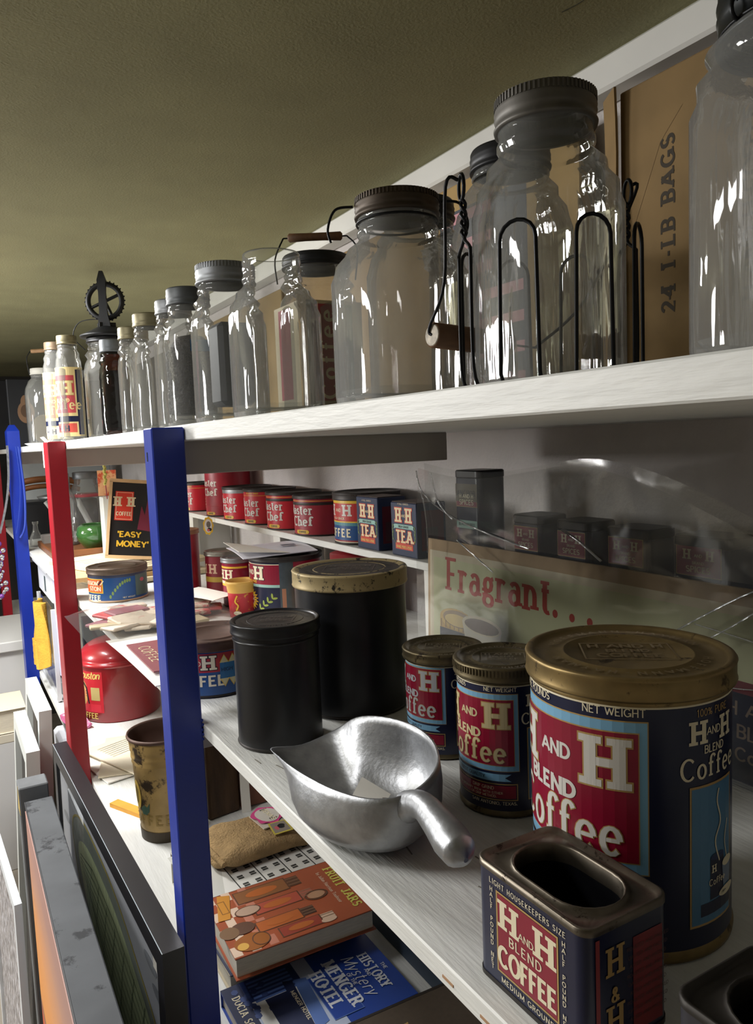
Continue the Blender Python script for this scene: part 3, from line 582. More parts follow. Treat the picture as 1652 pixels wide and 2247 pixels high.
def spice(y, w, h, lab, word, tall=False):
    dx = .05; t = thing('spice_tin', lab, 'spice tin', (.672+dx/2, y, RZ), 0, 'lettered spice tins')
    P = rrect(dx, w, .009, 5); mb = MB(); mb.prism(P, 0, h-.012, navy)
    F = on_plane((-dx/2, 0, 0), (0, -1, 0), (0, 0, 1)); d = Decal(); k = w/.057; dr = mat('#8f1d34', .4); b = .082 if tall else .0
    y0 = .042+b*.62; d.rect(-.0235*k, y0-.001, .0235*k, y0+.031, goldp, 0); d.rect(-.0225*k, y0, .0225*k, y0+.030, dr, 1)
    if tall:
        d.rect(-.024*k, .100, .024*k, .126, mat('#6b6048', .5, var=.3, scale=60), 2); d.text('ANCHOR', 0, .108, .0085, ink, .18, 3, True, .6, .8); d.text('SPICES', 0, y0+.002, .008, cream, .18, 3); d.text('H AND H', 0, y0+.012, .006, cream, .2, 3)
        d.rect(-.023*k, .060, .023*k, .072, aqua, 2); d.text('BLACK PEPPER', 0, .064, .0042, ink, .15, 3); d.rect(-.0215*k, .012, .0215*k, .036, dr, 1); d.text('PACKED FOR', 0, .0305, .003, cream, .15, 2)
        d.text('HOFFMANN-HAYMAN', 0, .0248, .0036, cream, .15, 2, xs=.8); d.text('COFFEE CO.', 0, .0195, .0036, cream, .15, 2); d.text('SAN ANTONIO, TEXAS', 0, .0148, .0026, cream, .15, 2)
    else:
        for u in (-.0118, .0118): d.text('H', u*k, y0+.0165, .0105, cream, .24, 2, True, .62, .9)
        d.text('AND', 0, y0+.019, .0034, cream, .16, 2); d.text('BRAND', 0, y0+.0115, .0032, cream, .16, 2); d.text('SPICES', 0, y0+.003, .0068, cream, .19, 2)
        d.rect(-.0235*k, .022, .0235*k, .037, aqua, 1)
        for s_ in (-1, 1): d.tri((s_*.0235*k, .022), (s_*.027*k, .020), (s_*.0235*k, .0295), aqua, 1)
        if word: d.text(word, 0, .0285, .0058, ink, .15, 2, True, .7, .9); d.text('NET WEIGHT 1 OZ.', 0, .0245, .0022, ink, .14, 2)
        d.rect(-.0215*k, .004, .0215*k, .018, dr, 1); d.text('PACKED FOR', 0, .013, .0032, cream, .15, 2); d.text('HOFFMANN-HAYMAN', 0, .0085, .003, cream, .15, 2, xs=.8)
    d.put(mb, F); obj('tin_body', mb, t)
    mb = MB(); L = rrect(dx+.0014, w+.0014, .0095, 5); mb.prism(L, h-.012, h, iron if not tall else blk, .0018); obj('lid', mb, t)
spice(.510, .066, .083, 'squat dark blue spice tin furthest right behind the plastic bag', ''); spice(.606, .062, .084, 'dark blue spice tin marked GINGER', 'GINGER'); spice(.692, .058, .086, 'dark blue spice tin marked NUTMEG', 'NUTMEG'); spice(.776, .057, .088, 'dark blue spice tin between the tall pepper tin and the nutmeg tin', '')
spice(.905, .062, .146, 'tall dark blue spice tin marked BLACK PEPPER', '', True)
# lettered coffee can beside the tea boxes
t = thing('coffee_can', 'red, yellow and blue coffee can with dark top left of the tea boxes', 'coffee can', (.723, 1.300, RZ))
mb = MB(); r = .0645; body(mb, r, .084, bluep, iron, 64, .004); rd = mat('#b93030', .4, wear='#7d5a4c', wamt=.36, wscale=50)
d = Decal(); d.rect(-.13, .042, .03, .084, yellow, 0); d.rect(-.128, .0445, .0275, .0785, rd, 1); d.rect(-.13, .036, .1, .042, mat('#4f8a96', .4), 0); d.rect(-.13, .0055, .1, .0085, mat('#8f2a34', .4), 0); d.rect(-.13, .004, .1, .0055, cream, 0)
for u in (-.050, -.001): d.text('H', u, .0545, .0215, silver, .26, 2, True, .62)
d.text('AND', -.025, .062, .0068, cream, .15, 2); d.text('HIGH GRADE', -.025, .0475, .0046, cream, .16, 2); d.text('COFFEE', -.034, .014, .0165, cream, .22, 2, gap=.32, xs=.85)
d.put(mb, on_can(r, 205), .006); obj('can_body', mb, t); obj('lid', lid(r+.001, .084, .0985, iron, .003), t)
def mchef(y, lab, h=.082, col=mcred, top=0, x=.722, lidm=iron):
    t = thing('red_coffee_can', lab, 'coffee can', (x, y, RZ), 0, 'bright red lettered coffee cans'); r = .0645
    mb = MB(); body(mb, r, h-.006, col, iron, 64, .003); d = Decal()
    d.text('Master', -.030, .045 if h < .1 else .085, .020, silver, .2, 2, True, .6, .8, .1); d.text('Chef', -.0215, .0205 if h < .1 else .058, .0215, silver, .22, 2, True, .6, .85, .1)
    d.rect(-.034, .0045, -.006, .0125, yellow, 1); d.ell(-.034, .0085, .005, .004, yellow, 2); d.ell(-.006, .0085, .005, .004, yellow, 3); d.text('COFFEE', -.019, .0062, .0045, ink, .22, 4, gap=.18)
    if top == 1: d.rect(-.06, h-.0165, .055, h-.0155, yellow, 1); d.text('REGULAR GRIND', -.012, h-.0125, .004, yellow, .2, 1)
    if top == 2: mb.lathe([(r+.0006, h-.020), (r+.001, h-.017), (r+.0006, h-.014)], iron, 64); d.rect(-.1, h-.0115, .08, h-.0105, yellow, 1)
    if top == 3: mb.lathe([(r+.0006, h-.0165), (r+.0010, h-.011), (r+.0006, h-.006)], grey, 64)
    if h > .1:
        mb.lathe([(r, .029), (r+.0008, .0305), (r, .032)], col, 64)
        for i in range(4): d.ell(-.055+.002*(i % 2), .025+.008*i, .0028, .003, cream, 2, 8)
    d.put(mb, on_can(r, 215), .006); obj('can_body', mb, t); obj('lid', lid(r+.001, h-.007, h, lidm, .004), t)
mchef(1.492, 'dull red can with steel band, next to the red and blue can', .085, mcdull, 2); mchef(1.650, 'bright red can with dark band under its rim, beside the dull steel banded one', .086, mcred, 2); mchef(1.805, 'bright red can with a yellow line round its top', .088, mcred, 1, .724); mchef(1.962, 'bright red can with grey band, right of the tall red can', .088, mcred, 3)
mchef(2.122, 'tall red can reaching up behind the crossbeam', .155, mcdull, 0, .724); mchef(2.36, 'bright red can at the far end beside the blue post', .088, mcred, 1, .722)
# hanging tag on the riser edge
mb = MB(); d = Decal(); mb.prism([(.5*.028*math.cos(a)*(1+.08*math.cos(9*a)), .5*.05*math.sin(a)*(1+.06*math.cos(9*a))) for a in [2*PI*i/36 for i in range(36)]], 0, .0012, yellow)
d.ell(0, 0, .0105, .019, silver, 1); d.ell(.001, .004, .006, .009, mat('#6a625c', .6), 2); d.ell(.003, -.010, .006, .005, ink, 2); d.ell(0, -.012, .0035, .0035, pink, 3); d.put(mb, lambda u, v, o: (u, v, .0012+o))
o = solo('paper_tag', mb, 'small oval paper tag with yellow edge hanging from the riser shelf', 'tag', (.640, 2.06, -.216)); o.rotation_euler = (PI/2, 0, -.45)
# ---------------------------------------------------------------- jars on the top shelf
GLS = glass('clear_jar_glass', (.955, .962, .955), (.62, .64, .63), .16, .42, 34., .75, .03, .12); GLT = glass('milky_jar_glass', (.93, .93, .92), (.62, .63, .62), .22, .42, 34., .75, .03, .12); AMB = glass('amber_glass', (.30, .10, .02), (.05, .015, .0), .02, .5, 18., 1.1, .02)
zinc = mat('#8a8d90', .5, .6, var=.2, scale=50, name='zinc_lid'); rust = mat('#50463c', .5, .6, var=.35, scale=50, wear='#a8a29a', wamt=.32, wscale=60, name='rusty_lid'); dklid = mat('#26272a', .45, .4, var=.2, scale=40, name='dark_lid'); wire = mat('#16171a', .4, .6, name='black_wire'); wood = mat('#6f4e33', .6, var=.3, scale=30, stretch=(1, 8, 1), name='turned_wood')
def jar(label, loc, w, hb, rn, hn, lidm=None, hl=.02, p=3.2, gm=None, rz=0., name='glass_jar', cat='jar', ridges=0, group='glass jars along the top shelf', sh=.22, n=72, wd=None):
    """Square shouldered jar: hb = height to the neck, rn, hn = neck; optional screw lid."""
    gm = gm or GLS; t = thing(name, label, cat, loc, rz, group); a = w/2; s = hb*(1-sh)
    pf = [(a*.80, .0035, p*.9), (a*.93, .0005, p), (a*.985, .004, p), (a, .012, p), (a, s, p), (a*.985, s+(hb-s)*.22, p*.8), (a*.93, s+(hb-s)*.45, 3.4), (a*.84, s+(hb-s)*.66, 2.7), (rn*1.12+(a-rn)*.28, s+(hb-s)*.84, 2.2), (rn*1.07, hb, 2), (rn, hb+.004, 2)]
    th = [(rn, hb+hn*.12, 2), (rn*1.05, hb+hn*.2, 2), (rn*1.05, hb+hn*.27, 2), (rn, hb+hn*.36, 2), (rn, hb+hn*.45, 2), (rn*1.035, hb+hn*.53, 2), (rn, hb+hn*.62, 2), (rn*1.03, hb+hn*.72, 2), (rn, hb+hn*.82, 2), (rn*.995, hb+hn*.96, 2), (rn*.96, hb+hn, 2), (rn*.92, hb+hn*.96, 2)]
    mb = MB(); mb.lathe([(.0001, .0055, 2)]+pf+th, gm, n); mb.lathe([(.0001, .011, 2), (a*.86, .011, p), (a*.93, .016, p)], gm, n)
    obj('jar_body', mb, t)
    if lidm:
        z1 = hb+hn+.002; z0 = z1-hl; R = rn*1.07; mb = MB()
        mb.lathe([(R*.93, z0), (R*1.02, z0), (R*1.035, z0+.002), (R, z0+.004), (R, z0+hl*.35), (R*1.02, z0+hl*.42), (R, z0+hl*.5), (R*1.02, z0+hl*.6), (R, z0+hl*.7), (R, z1-.002), (R*.97, z1), (R*.86, z1+.0004), (R*.83, z1-.001), (.0001, z1-.0008)], lidm, 64)
        for i in range(ridges):
            b = 2*PI*i/ridges; mb.box((R*math.cos(b), R*math.sin(b), z1-hl*.16), (.0012, .0014, hl*.26), lidm, R=Matrix.Rotation(b, 3, 'Z'))
        obj('lid', mb, t)
    return t
J0 = jar('tall jar with black ribbed lid cut off by the right edge', (.392, .232, FT), .100, .165, .040, .030, mat('#1d2124', .32, .5, name='black_lid'), .036, group='large jars at the near end')
mb = MB(); mb.tube([(.0425*math.cos(a), .0425*math.sin(a), .166) for a in [2*PI*i/32 for i in range(32)]], .0011, wire, 6, True); mb.tube([(-.042+.004*math.cos(a), .012, .170+.005*math.sin(a)) for a in [2*PI*i/12 for i in range(12)]], .0011, wire, 6, True); obj('neck_wire', mb, J0)
J1 = jar('largest clear jar standing in a black wire carrier', (.400, .431, FT), .095, .168, .0335, .040, mat('#6b6863', .5, .5, var=.25, scale=40, name='grey_lid'), .022, ridges=70, group='large jars at the near end', p=3.4)
J2 = jar('big clear jar with rusty lid and wire bail, left of the wire carrier', (.371, .590, FT), .108, .144, .0345, .037, rust, .018, ridges=70, gm=GLT, group='large jars at the near end', p=3.6)
mb = MB()
for s_ in (-1, 1): mb.tube(bez([(.036*s_*.9, -.036*s_*.6, .178), (.046*s_, -.030*s_, .176), (.052*s_, -.034*s_, .160), (.050*s_, -.033*s_, .148)], 6), .0012, wire, 6)
mb.tube([(.0362*math.cos(a), .0362*math.sin(a), .161) for a in [2*PI*i/32 for i in range(32)]], .0011, wire, 6, True); obj('wire_bail', mb, J2)
J3 = jar('clear jar without a lid, open threaded mouth', (.345, .818, FT), .096, .146, .0325, .038, None, group='large jars at the near end', p=3.2)
J2b = jar('jar with red Coffee label and wooden handle behind the open jar', (.505, 1.03, FT), .104, .205, .046, .034, dklid, .018, p=4)
lab = mat('#a8424a', .6, var=.1, scale=30, name='red_label'); mb = MB(); d = Decal(); d.rect(-.045, .02, .04, .17, mat('#cfc3a4', .7), 0); d.rect(-.030, .035, .012, .165, lab, 1)
for i, c in enumerate('Coffee'): pass
d.put(mb, lambda u, v, o: (-.0512-o, -u, v)); d2 = Decal(); d2.rect(-.044, .02, .044, .17, mat('#bfb394', .7), 0); d2.rect(-.036, .03, .014, .165, lab, 1); d2.rect(.018, .03, .028, .165, mat('#5f7a52', .7), 1)
q = Decal(); q.text('Coffee', 0, 0, .026, cream, .18, 2, True, .6, .95, .2)
for A, B, C, D, m, ly in q.q: d2.quad(*[(.000-p_[1], .095+p_[0]) for p_ in (A, B, C, D)], m, ly)
d2.put(mb, lambda u, v, o: (u, -.0512-o, v)); obj('paper_label', mb, J2b)
mb = MB(); mb.tube(bez([(-.05, .03, .205), (-.052, .03, .24), (-.040, .024, .270)], 5), .0012, wire, 6); mb.tube(bez([(.045, -.035, .205), (.05, -.035, .25), (.040, -.024, .270)], 5), .0012, wire, 6); mb.tube([(-.040, .024, .270), (.040, -.024, .270)], .0011, wire, 6); obj('wire_bail', mb, J2b)
mb = MB(); mb.tube([(-.034, .0204, .270), (-.032, .019, .2702), (-.012, .007, .2706), (.012, -.007, .2706), (.032, -.019, .2702), (.034, -.0204, .270)], [.004, .0066, .0058, .0058, .0066, .004], wood, 12); obj('wooden_handle', mb, J2b)
jar('jar with black lid half hidden behind the rusty lidded jar', (.47, .705, FT), .10, .19, .036, .03, dklid, .02, p=4.)
jar('jar with black lid half hidden behind the wire carrier jar', (.51, .60, FT), .10, .215, .036, .03, dklid, .02, p=4.)
jar('clear jar with grey ribbed lid left of the open jar', (.335, .945, FT), .088, .155, .0345, .040, zinc, .024, ridges=60)
mb = MB(); mb.box((0, 0, .060), (.046, .046, .104), mat('#23262e', .6, var=.3, scale=30), .006); solo('dark_card', mb, 'dark card sheet standing inside the jar with grey ribbed lid', 'card', (.338, .947, FT+.014))
bj = jar('jar full of dark coffee beans', (.332, 1.10, FT), .074, .155, .0285, .040, mat('#55585a', .5, .5), .024)
bean = mat('#20140e', .45, var=.4, scale=200, bump=1., bscale=240, name='coffee_beans'); mb = MB(); mb.lathe([(.0001, .0185, 2), (.0280, .0185, 3), (.0310, .022, 3), (.0310, .106, 3), (.028, .118, 2.6), (.018, .130, 2.2), (.0001, .134, 2)], bean, 48)
rb = random.Random(3)
for i in range(420):
    z = rb.uniform(.021, .112); s_ = rb.choice((0, 1)); u = rb.uniform(-.020, .020); x, y = ((-.0305, u), (u, -.0305))[s_]
    mb.sphere((x, y, z), .0026, bean, 6)
solo('coffee_beans', mb, 'dark roasted coffee beans filling a jar', 'coffee beans', (.332, 1.10, FT), kind='stuff')
mb = MB(); d = Decal(); d.rect(-.012, .106, .03, .122, mat('#3f6f96', .6), 0); d.put(mb, lambda u, v, o: (u, -.0375-o, v)); obj('blue_sticker', mb, bj)
def cl(y, x, w, hb, rn, hn, lm, lab, **k): return jar(lab, (x, y, FT), w, hb, rn, hn, lm, .022, **k)
oldlid = mat('#8b8468', .5, .6, var=.25, scale=40, name='old_lid')
cl(1.225, .345, .064, .165, .0265, .036, zinc, 'narrow jar with dull zinc lid behind the coffee bean jar')
cl(1.325, .332, .062, .158, .0265, .038, oldlid, 'clear jar with old brassy lid, left of the zinc lidded narrow jar'); cl(1.445, .33, .058, .155, .025, .036, oldlid, 'clear jar with brassy lid right of the amber bottle')
am = jar('dark amber bottle with grey lid', (.318, 1.575, FT), .056, .150, .0225, .036, mat('#7f8489', .5, .5), .024, p=2.4, gm=AMB, name='amber_bottle', cat='bottle')
mb = MB(); mb.lathe([(.0001, .0165), (.0240, .0165), (.0240, .108), (.018, .128), (.0001, .13)], mat('#1a0c04', .4), 32); solo('dark_syrup', mb, 'dark liquid inside the amber bottle', 'liquid', (.318, 1.575, FT))
ch = jar('glass butter churn jar with a gear wheel on its lid', (.408, 2.06, FT), .125, .225, .050, .036, dklid, .016, p=3.4, name='butter_churn', cat='churn')
cast = mat('#1f2022', .5, .5, var=.2, scale=30, name='cast_iron'); mb = MB(); mb.lathe([(.0001, .261), (.068, .261), (.069, .266), (.058, .271), (.030, .285), (.012, .293), (.0001, .294)], cast, 40); obj('iron_cap', mb, ch)
ex = Vector((.87, -.5, 0)); mb = MB(); g0 = Vector((-.002, 0, .353))
mb.tube([g0+ex*(.043*math.cos(a))+Vector((0, 0, .043*math.sin(a))) for a in [2*PI*i/36 for i in range(36)]], .0068, cast, 8, True)
for i in range(4): a = .4+PI/2*i; mb.tube([g0, g0+ex*(.043*math.cos(a))+Vector((0, 0, .043*math.sin(a)))], .0042, cast, 6)
for i in range(30): a = 2*PI*i/30; mb.box(g0+ex*(.050*math.cos(a))+Vector((0, 0, .050*math.sin(a))), (.003, .007, .003), cast)
obj('gear_wheel', mb, ch); mb = MB(); fy = Vector((-.5, -.87, 0))*.012; mb.loft([[g0+fy+ex*(x*s_)+Vector((0, 0, z))+Vector((-.5, -.87, 0))*y for s_, y in ((-1, 0), (1, 0), (1, .008), (-1, .008))] for x, z in ((.016, -.066), (.010, -.03), (.009, .02), (.011, .05), (.004, .072))], cast, smooth=False)
mb.loft([[g0+Vector((x, y, z)) for x, y in ((-.02, -.016), (.02, -.016), (.02, .016), (-.02, .016))] for z in (-.07, -.055)], cast, smooth=False); obj('gear_frame', mb, ch)
mb = MB(); mb.tube(bez([(-.05, .05, .235), (-.075, .06, .27), (-.06, .05, .305), (-.02, .02, .31), (.0, .0, .295)], 5), .0013, wire, 6); obj('wire_bail', mb, ch)
def labelled(y, x, w, hb, lm, lab, c1, seed):
    t = cl(y, x, w, hb, w*.36, .034, lm, lab, p=2.6, group='jars with paper coffee labels'); mb = MB(); d = Decal(); r = w*.5+.0012
    yl = mat('#d9c48a', .65, var=.1, scale=30, name='aged_label'); h = hb*.72; d.rect(-.06, .012, .06, h+.02, yl, 0); d.rect(-.036, .07, .030, h, c1, 1); d.rect(-.04, .048, .04, .062, navy, 1); d.rect(-.034, .022, .03, .044, mat('#c0493c', .6) if seed else cream, 1); d.rect(.034, .016, .05, h+.014, navy, 1)
    for u in (-.020, .010): d.text('H', u, h-.048, .034, yl, .26, 2, True, .62, .8, out=goldp, ow=.04)
    d.text('BLEND', -.004, h-.066, .010, yl, .2, 2); d.text('Coffee', -.003, .078, .026, yl, .15, 2, True, .6, .7); d.text('H H', -.004, .025, .014, navy, .25, 2)
    d.put(mb, on_can(r, 226), .005); obj('paper_label', mb, t)
labelled(2.05, .305, .062, .225, oldlid, 'jar with a worn red lettered label, right of the orange labelled jar', mat('#b8434a', .6, name='faded_red_print'), 1); labelled(2.33, .312, .068, .245, mat('#7c6a55', .5, .3), 'jar with a faded orange label, beside the far clear jar', mat('#d08a5a', .6, var=.2, scale=40, name='faded_orange_print'), 0)
fj = jar('far clear jar with white lid and wooden bail handle', (.350, 2.94, FT), .125, .235, .038, .034, mat('#c9c8c0', .5), .022, p=3.)
mb = MB(); mb.tube(bez([(-.040, .02, .25), (-.046, .02, .305), (-.034, .015, .332)], 5), .0016, wire, 6); mb.tube(bez([(.040, -.02, .25), (.046, -.02, .305), (.034, -.015, .335)], 5), .0016, wire, 6); mb.tube([(-.034, .015, .332), (.034, -.015, .335)], .0014, wire, 6); obj('wire_bail', mb, fj)
mb = MB(); mb.tube([(-.03, .013, .3325), (.03, -.013, .335)], .007, mat('#b58e6a', .6, var=.2), 10); obj('wooden_handle', mb, fj)
# wire carrier round the largest jar
t = thing('wire_jar_carrier', 'black wire carrier of tall loops with a wooden handle', 'carrier', (.400, .431, FT))
vd = Vector((.68, .733, 0)); lf = Vector((-.733, .68, 0)); mb = MB(); rc = .064; hk = [(lf*.9-vd*.42).normalized()*rc, (-lf*.9+vd*.42).normalized()*rc]
mb.tube([(.058*math.cos(a), .058*math.sin(a), .002) for a in [2*PI*i/40 for i in range(40)]], .0013, wire, 6, True)
def loop(ang, hw, h):
    c = Vector((math.cos(ang), math.sin(ang), 0))*rc; tg = Vector((-math.sin(ang), math.cos(ang), 0)); P = [c*.9-tg*hw*1.05+Vector((0, 0, .002)), c-tg*hw*1.1+Vector((0, 0, .012)), c-tg*hw+Vector((0, 0, h-hw))]
    P += [c-tg*hw*math.cos(a)+Vector((0, 0, h-hw+hw*math.sin(a))) for a in [PI*i/8 for i in range(1, 8)]]; P += [c+tg*hw+Vector((0, 0, h-hw)), c+tg*hw*1.1+Vector((0, 0, .012)), c*.9+tg*hw*1.05+Vector((0, 0, .002))]
    mb.tube(P, .0014, wire, 7)
A0 = math.atan2(hk[0].y, hk[0].x)
for k in (1, 2, 3): loop(A0+k*PI/4+.04, .0125, .112); loop(A0-k*PI/4, .0125, .112)
for h in hk:
    tg = Vector((-h.y, h.x, 0)).normalized(); hn = h.normalized()
    for s_ in (-1, 1): mb.tube(bez([h*.9+tg*.0135*s_+Vector((0, 0, .002)), h+tg*.013*s_+Vector((0, 0, .02)), h+tg*.0125*s_+Vector((0, 0, .094)), h+tg*.0115*s_+Vector((0, 0, .103)), h+tg*.003*s_+Vector((0, 0, .109)), h+Vector((0, 0, .113))], 5), .0014, wire, 7)
    for ph in (0, PI): mb.tube([h+tg*.0017*math.cos(ph+i*.9)+hn*.0017*math.sin(ph+i*.9)+Vector((0, 0, .112+.0018*i)) for i in range(16)], .0014, wire, 6)
    mb.tube([h+hn*.001+tg*.0055*math.cos(a)+Vector((0, 0, .147+.009*math.sin(a))) for a in [2*PI*i/16 for i in range(16)]], .0014, wire, 6, True)
obj('wire_loops', mb, t)
hA = lf*.088+vd*.006+Vector((0, 0, .050)); hB = lf*.012+vd*.086+Vector((0, 0, .044)); mb = MB()
mb.tube(bez([hk[0]*1.05+Vector((0, 0, .152)), hk[0]*1.1+lf*.006+Vector((0, 0, .148)), hk[0].lerp(hA, .5)*1.03+Vector((0, 0, .06)), hA+lf*.002+Vector((0, 0, .006)), hA], 6), .0013, wire, 7); mb.tube(bez([hk[1]*1.05+Vector((0, 0, .152)), hk[1]*1.1+Vector((0, 0, .145)), hk[1].lerp(hB, .5)*1.25+Vector((0, 0, .05)), hB], 6), .0013, wire, 7); mb.tube([hA, hB], .001, wire, 6); obj('wire_bail', mb, t)
dv = (hB-hA).normalized(); mb = MB(); mb.tube([hA, hA+dv*.001, hA+dv*.0795, hA+dv*.0805], [.0085, .0098, .0098, .0085], wood, 18); mb.tube([hA-dv*.0006, hA], [.0080, .0085], mat('#c9bfae', .6, var=.5, scale=160), 18); obj('wooden_handle', mb, t)
# ---------------------------------------------------------------- cartons behind the jars
brown = mat('#8a7048', .85, var=.2, scale=14, wear='#8a6f45', wamt=.36, wscale=18, name='old_brown_card')
t = thing('brown_carton', 'old brown cardboard carton stencilled 24 1-LB BAGS at the right', 'carton', (.775, .3, FT))
mb = MB(); mb.box((-.006, .0, .189), (.036, .76, .376), brown, .002); q = Decal(); q.text('24 1-LB BAGS', 0, 0, .020, mat('#3a3124', .8), .2, 1, True, .7, .8); d = Decal()
for A, B, C, D, m, ly in q.q: d.quad(*[(-.300-p[1]+.0, .205+p[0]*1.15) for p in (A, B, C, D)], m, ly)
q = Decal(); q.text('H AND H COFFEE', 0, 0, .016, mat('#4a3d2a', .8), .2, 1)
for A, B, C, D, m, ly in q.q: d.quad(*[(-.20-p[1], .20+p[0]*1.1) for p in (A, B, C, D)], m, ly)
d.rect(-.10, .10, -.02, .24, mat('#7a2b2e', .8), 1); d.line([(-.25, .08), (-.275, .05), (-.27, .0), (-.285, -.0)], .0008, mat('#6f5634', .8), 1); d.line([(-.37, .19), (-.32, .30), (-.29, .33)], .0008, mat('#8a7048', .8), 1)
d.put(mb, lambda u, v, o: (-.024-o, -u, v)); obj('carton_body', mb, t)
mb = MB(); mb.sheet(lambda u, v: (-.026-.014*u-.004*math.sin(6*v), .405-u*.03, .004+v*.372+.004*u), 3, 10, brown, .003); obj('side_flap', mb, t)
mb = MB(); mb.box((0, 0, .189), (.03, .33, .376), mat('#b0925f', .85, var=.15, scale=14), .002); d = Decal(); nv = mat('#2b3140', .6); pk = mat('#c98a94', .6); d.rect(-.155, .03, .06, .335, nv, 0)
for i in range(7): d.rect(-.150, .05+.044*i, -.02 if i > 3 else .05, .066+.044*i, pk, 1)
d.ell(.015, .25, .03, .05, mat('#1c2130', .6), 1)
d.put(mb, lambda u, v, o: (-.015-o, -u, v)); solo('striped_carton', mb, 'tan carton printed with navy and pink stripes behind the jars', 'carton', (.775, .92, FT))
mb = MB(); mb.box((0, 0, .18), (.03, .62, .36), brown, .002); solo('brown_carton', mb, 'plain brown carton against the wall behind the small jars', 'carton', (.775, 1.42, FT))
mb = MB(); mb.box((0, 0, .175), (.03, .80, .35), mat('#7d6844', .85, var=.2, scale=10), .002); solo('brown_carton', mb, 'dull brown carton against the wall behind the churn and labelled jars', 'carton', (.775, 2.15, FT))
mb = MB(); mb.box((0, 0, .165), (.03, .70, .33), mat('#4a4238', .85, var=.2, scale=10), .002); solo('dark_carton', mb, 'dark carton against the wall behind the far clear jar', 'carton', (.775, 2.95, FT))
dkb = mat('#14171f', .6, var=.2, scale=20, name='dark_board'); mb = MB(); mb.box((0, 0, .14), (.30, .03, .28), dkb, .003); d = Decal(); tn = mat('#8b6b52', .7)
d.ell(-.085, .145, .032, .045, tn, 1); d.ell(-.085, .185, .018, .030, tn, 2); d.ell(-.085, .150, .020, .026, mat('#5f4736', .7), 3); d.ell(-.02, .075, .05, .06, mat('#8a7a5c', .7), 1); d.rect(.02, .22, .04, .29, yellow, 1)
for i in range(6): d.rect(.03, .06+.03*i, .13, .066+.03*i, mat('#55606c', .7), 1)
d.put(mb, lambda u, v, o: (u, -.015-o, v)); solo('dark_display_board', mb, 'dark display board with tan crests behind the far clear jar', 'board', (.42, 3.45, FT))
mb = MB(); mb.box((0, 0, .17), (.5, .04, .34), mat('#1b1c22', .7, var=.3, scale=10), .003); solo('dark_box', mb, 'tall dark box closing the far end of the top shelf', 'box', (.52, 4.2, FT))
mb = MB(); mb.sheet(lambda u, v: ((u-.5)*.03, (v-.5)*.09, .002+.035*abs(u-.5)), 4, 4, paper, .0008); solo('folded_paper', mb, 'folded white price card at the shelf edge above the red post', 'paper', (.281, 2.36, FT))
mb = MB(); mb.lathe([(.0001, .001), (.05, .001), (.062, .008), (.060, .009), (.048, .003), (.0001, .003)], whiteflat, 32, p=3.); solo('white_saucer', mb, 'shallow white tray under the front of the far clear jar', 'tray', (.322, 2.79, FT))
# ---------------------------------------------------------------- main shelf beyond the blue post
t = thing('flat_coffee_can', 'flat blue coffee can with orange panel and dark lid between the red and blue posts', 'coffee can', (.345, 1.83, -.34))
mb = MB(); r = .0655; body(mb, r, .064, bluep, mat('#c9a98c', .4, .4), 64, .005); d = Decal()
d.rect(-.16, .0565, .12, .064, mat('#333a52', .4), 0); d.rect(-.09, .022, -.012, .055, yellow, 1); d.rect(-.088, .024, -.0145, .053, orange, 2); d.text('MISSION', -.050, .040, .0095, cream, .22, 3); d.text('STON', -.036, .027, .0105, cream, .24, 3)
for i in range(3): d.line([(-.030+.006*i, .041), (-.022+.006*i, .051)], .0026, (cream, navy, cream)[i], 4)
d.text('COFFEE', -.052, .0055, .0125, cream, .26, 1, gap=.25)
for i in range(9): d.ell(.004+.0055*i, .014+.0036*i+.012*math.sin(i*.33), .0026, .0045, leaf, 1, 8)
d.rect(.062, .010, .11, .058, mat('#566a66', .5), 1); d.ell(.082, .045, .007, .0045, pink, 2); d.text('NET WEIGHT', .045, .0085, .0035, cream, .15, 2)
d.put(mb, on_can(r, 240), .006); obj('can_body', mb, t); obj('lid', lid(r+.0012, .063, .077, mat('#6d5e52', .45, .5, var=.25, scale=40), .004), t)
# coffee sign leaning back
t = thing('coffee_sign', 'black coffee sign with a red square and yellow lettering leaning on the shelf', 'sign', (.440, 2.13, -.294)); wf = mat('#d8b88c', .6, var=.1, scale=30, name='light_wood'); Rm = Matrix.Rotation(-.30, 3, 'Z') @ Matrix.Rotation(.11, 3, 'Y') @ Matrix.Rotation(-.16, 3, 'X')
w, h = .122, .205; mb = MB(); mb.box(Rm @ Vector((0, .005, h/2+.006)), (w, .010, h), mat('#1a1c1e', .4), R=Rm)
d = Decal(); d.rect(-.050, .098, -.002, .178, mat('#d8402f', .45), 1); d.frame(-.047, .101, -.005, .175, .001, cream, 2); d.text('H H', -.026, .137, .026, cream, .28, 2, True, .6, .62); d.text('COFFEE', -.026, .111, .011, cream, .2, 2, xs=.7); d.text("'EASY", -.008, .052, .017, yellow, .24, 2); d.text("MONEY'", 0.002, .026, .017, yellow, .24, 2)
d.fan([(.012, .075), (.020, .14), (.028, .10), (.036, .165), (.046, .11), (.05, .07)], mat('#7a2340', .6), 1)
def smap(u, v, o): return Rm @ Vector((u, -.0002-o, v+.006))
d.put(mb, smap); obj('panel', mb, t)
mb = MB()
for c, dd in (((0, .003, .004), (w+.012, .016, .009)), ((0, .003, h+.008), (w+.012, .016, .009)), ((-w/2-.002, .003, h/2+.006), (.008, .016, h)), ((w/2+.002, .003, h/2+.006), (.008, .016, h))): mb.box(Rm @ Vector(c), dd, wf, R=Rm)
obj('wooden_frame', mb, t)
mb = MB(); mb.box((0, 0, .10), (.012, .10, .20), paper, R=Rm); solo('white_board', mb, 'plain white board leaning behind the black coffee sign', 'board', (.585, 2.42, -.326))
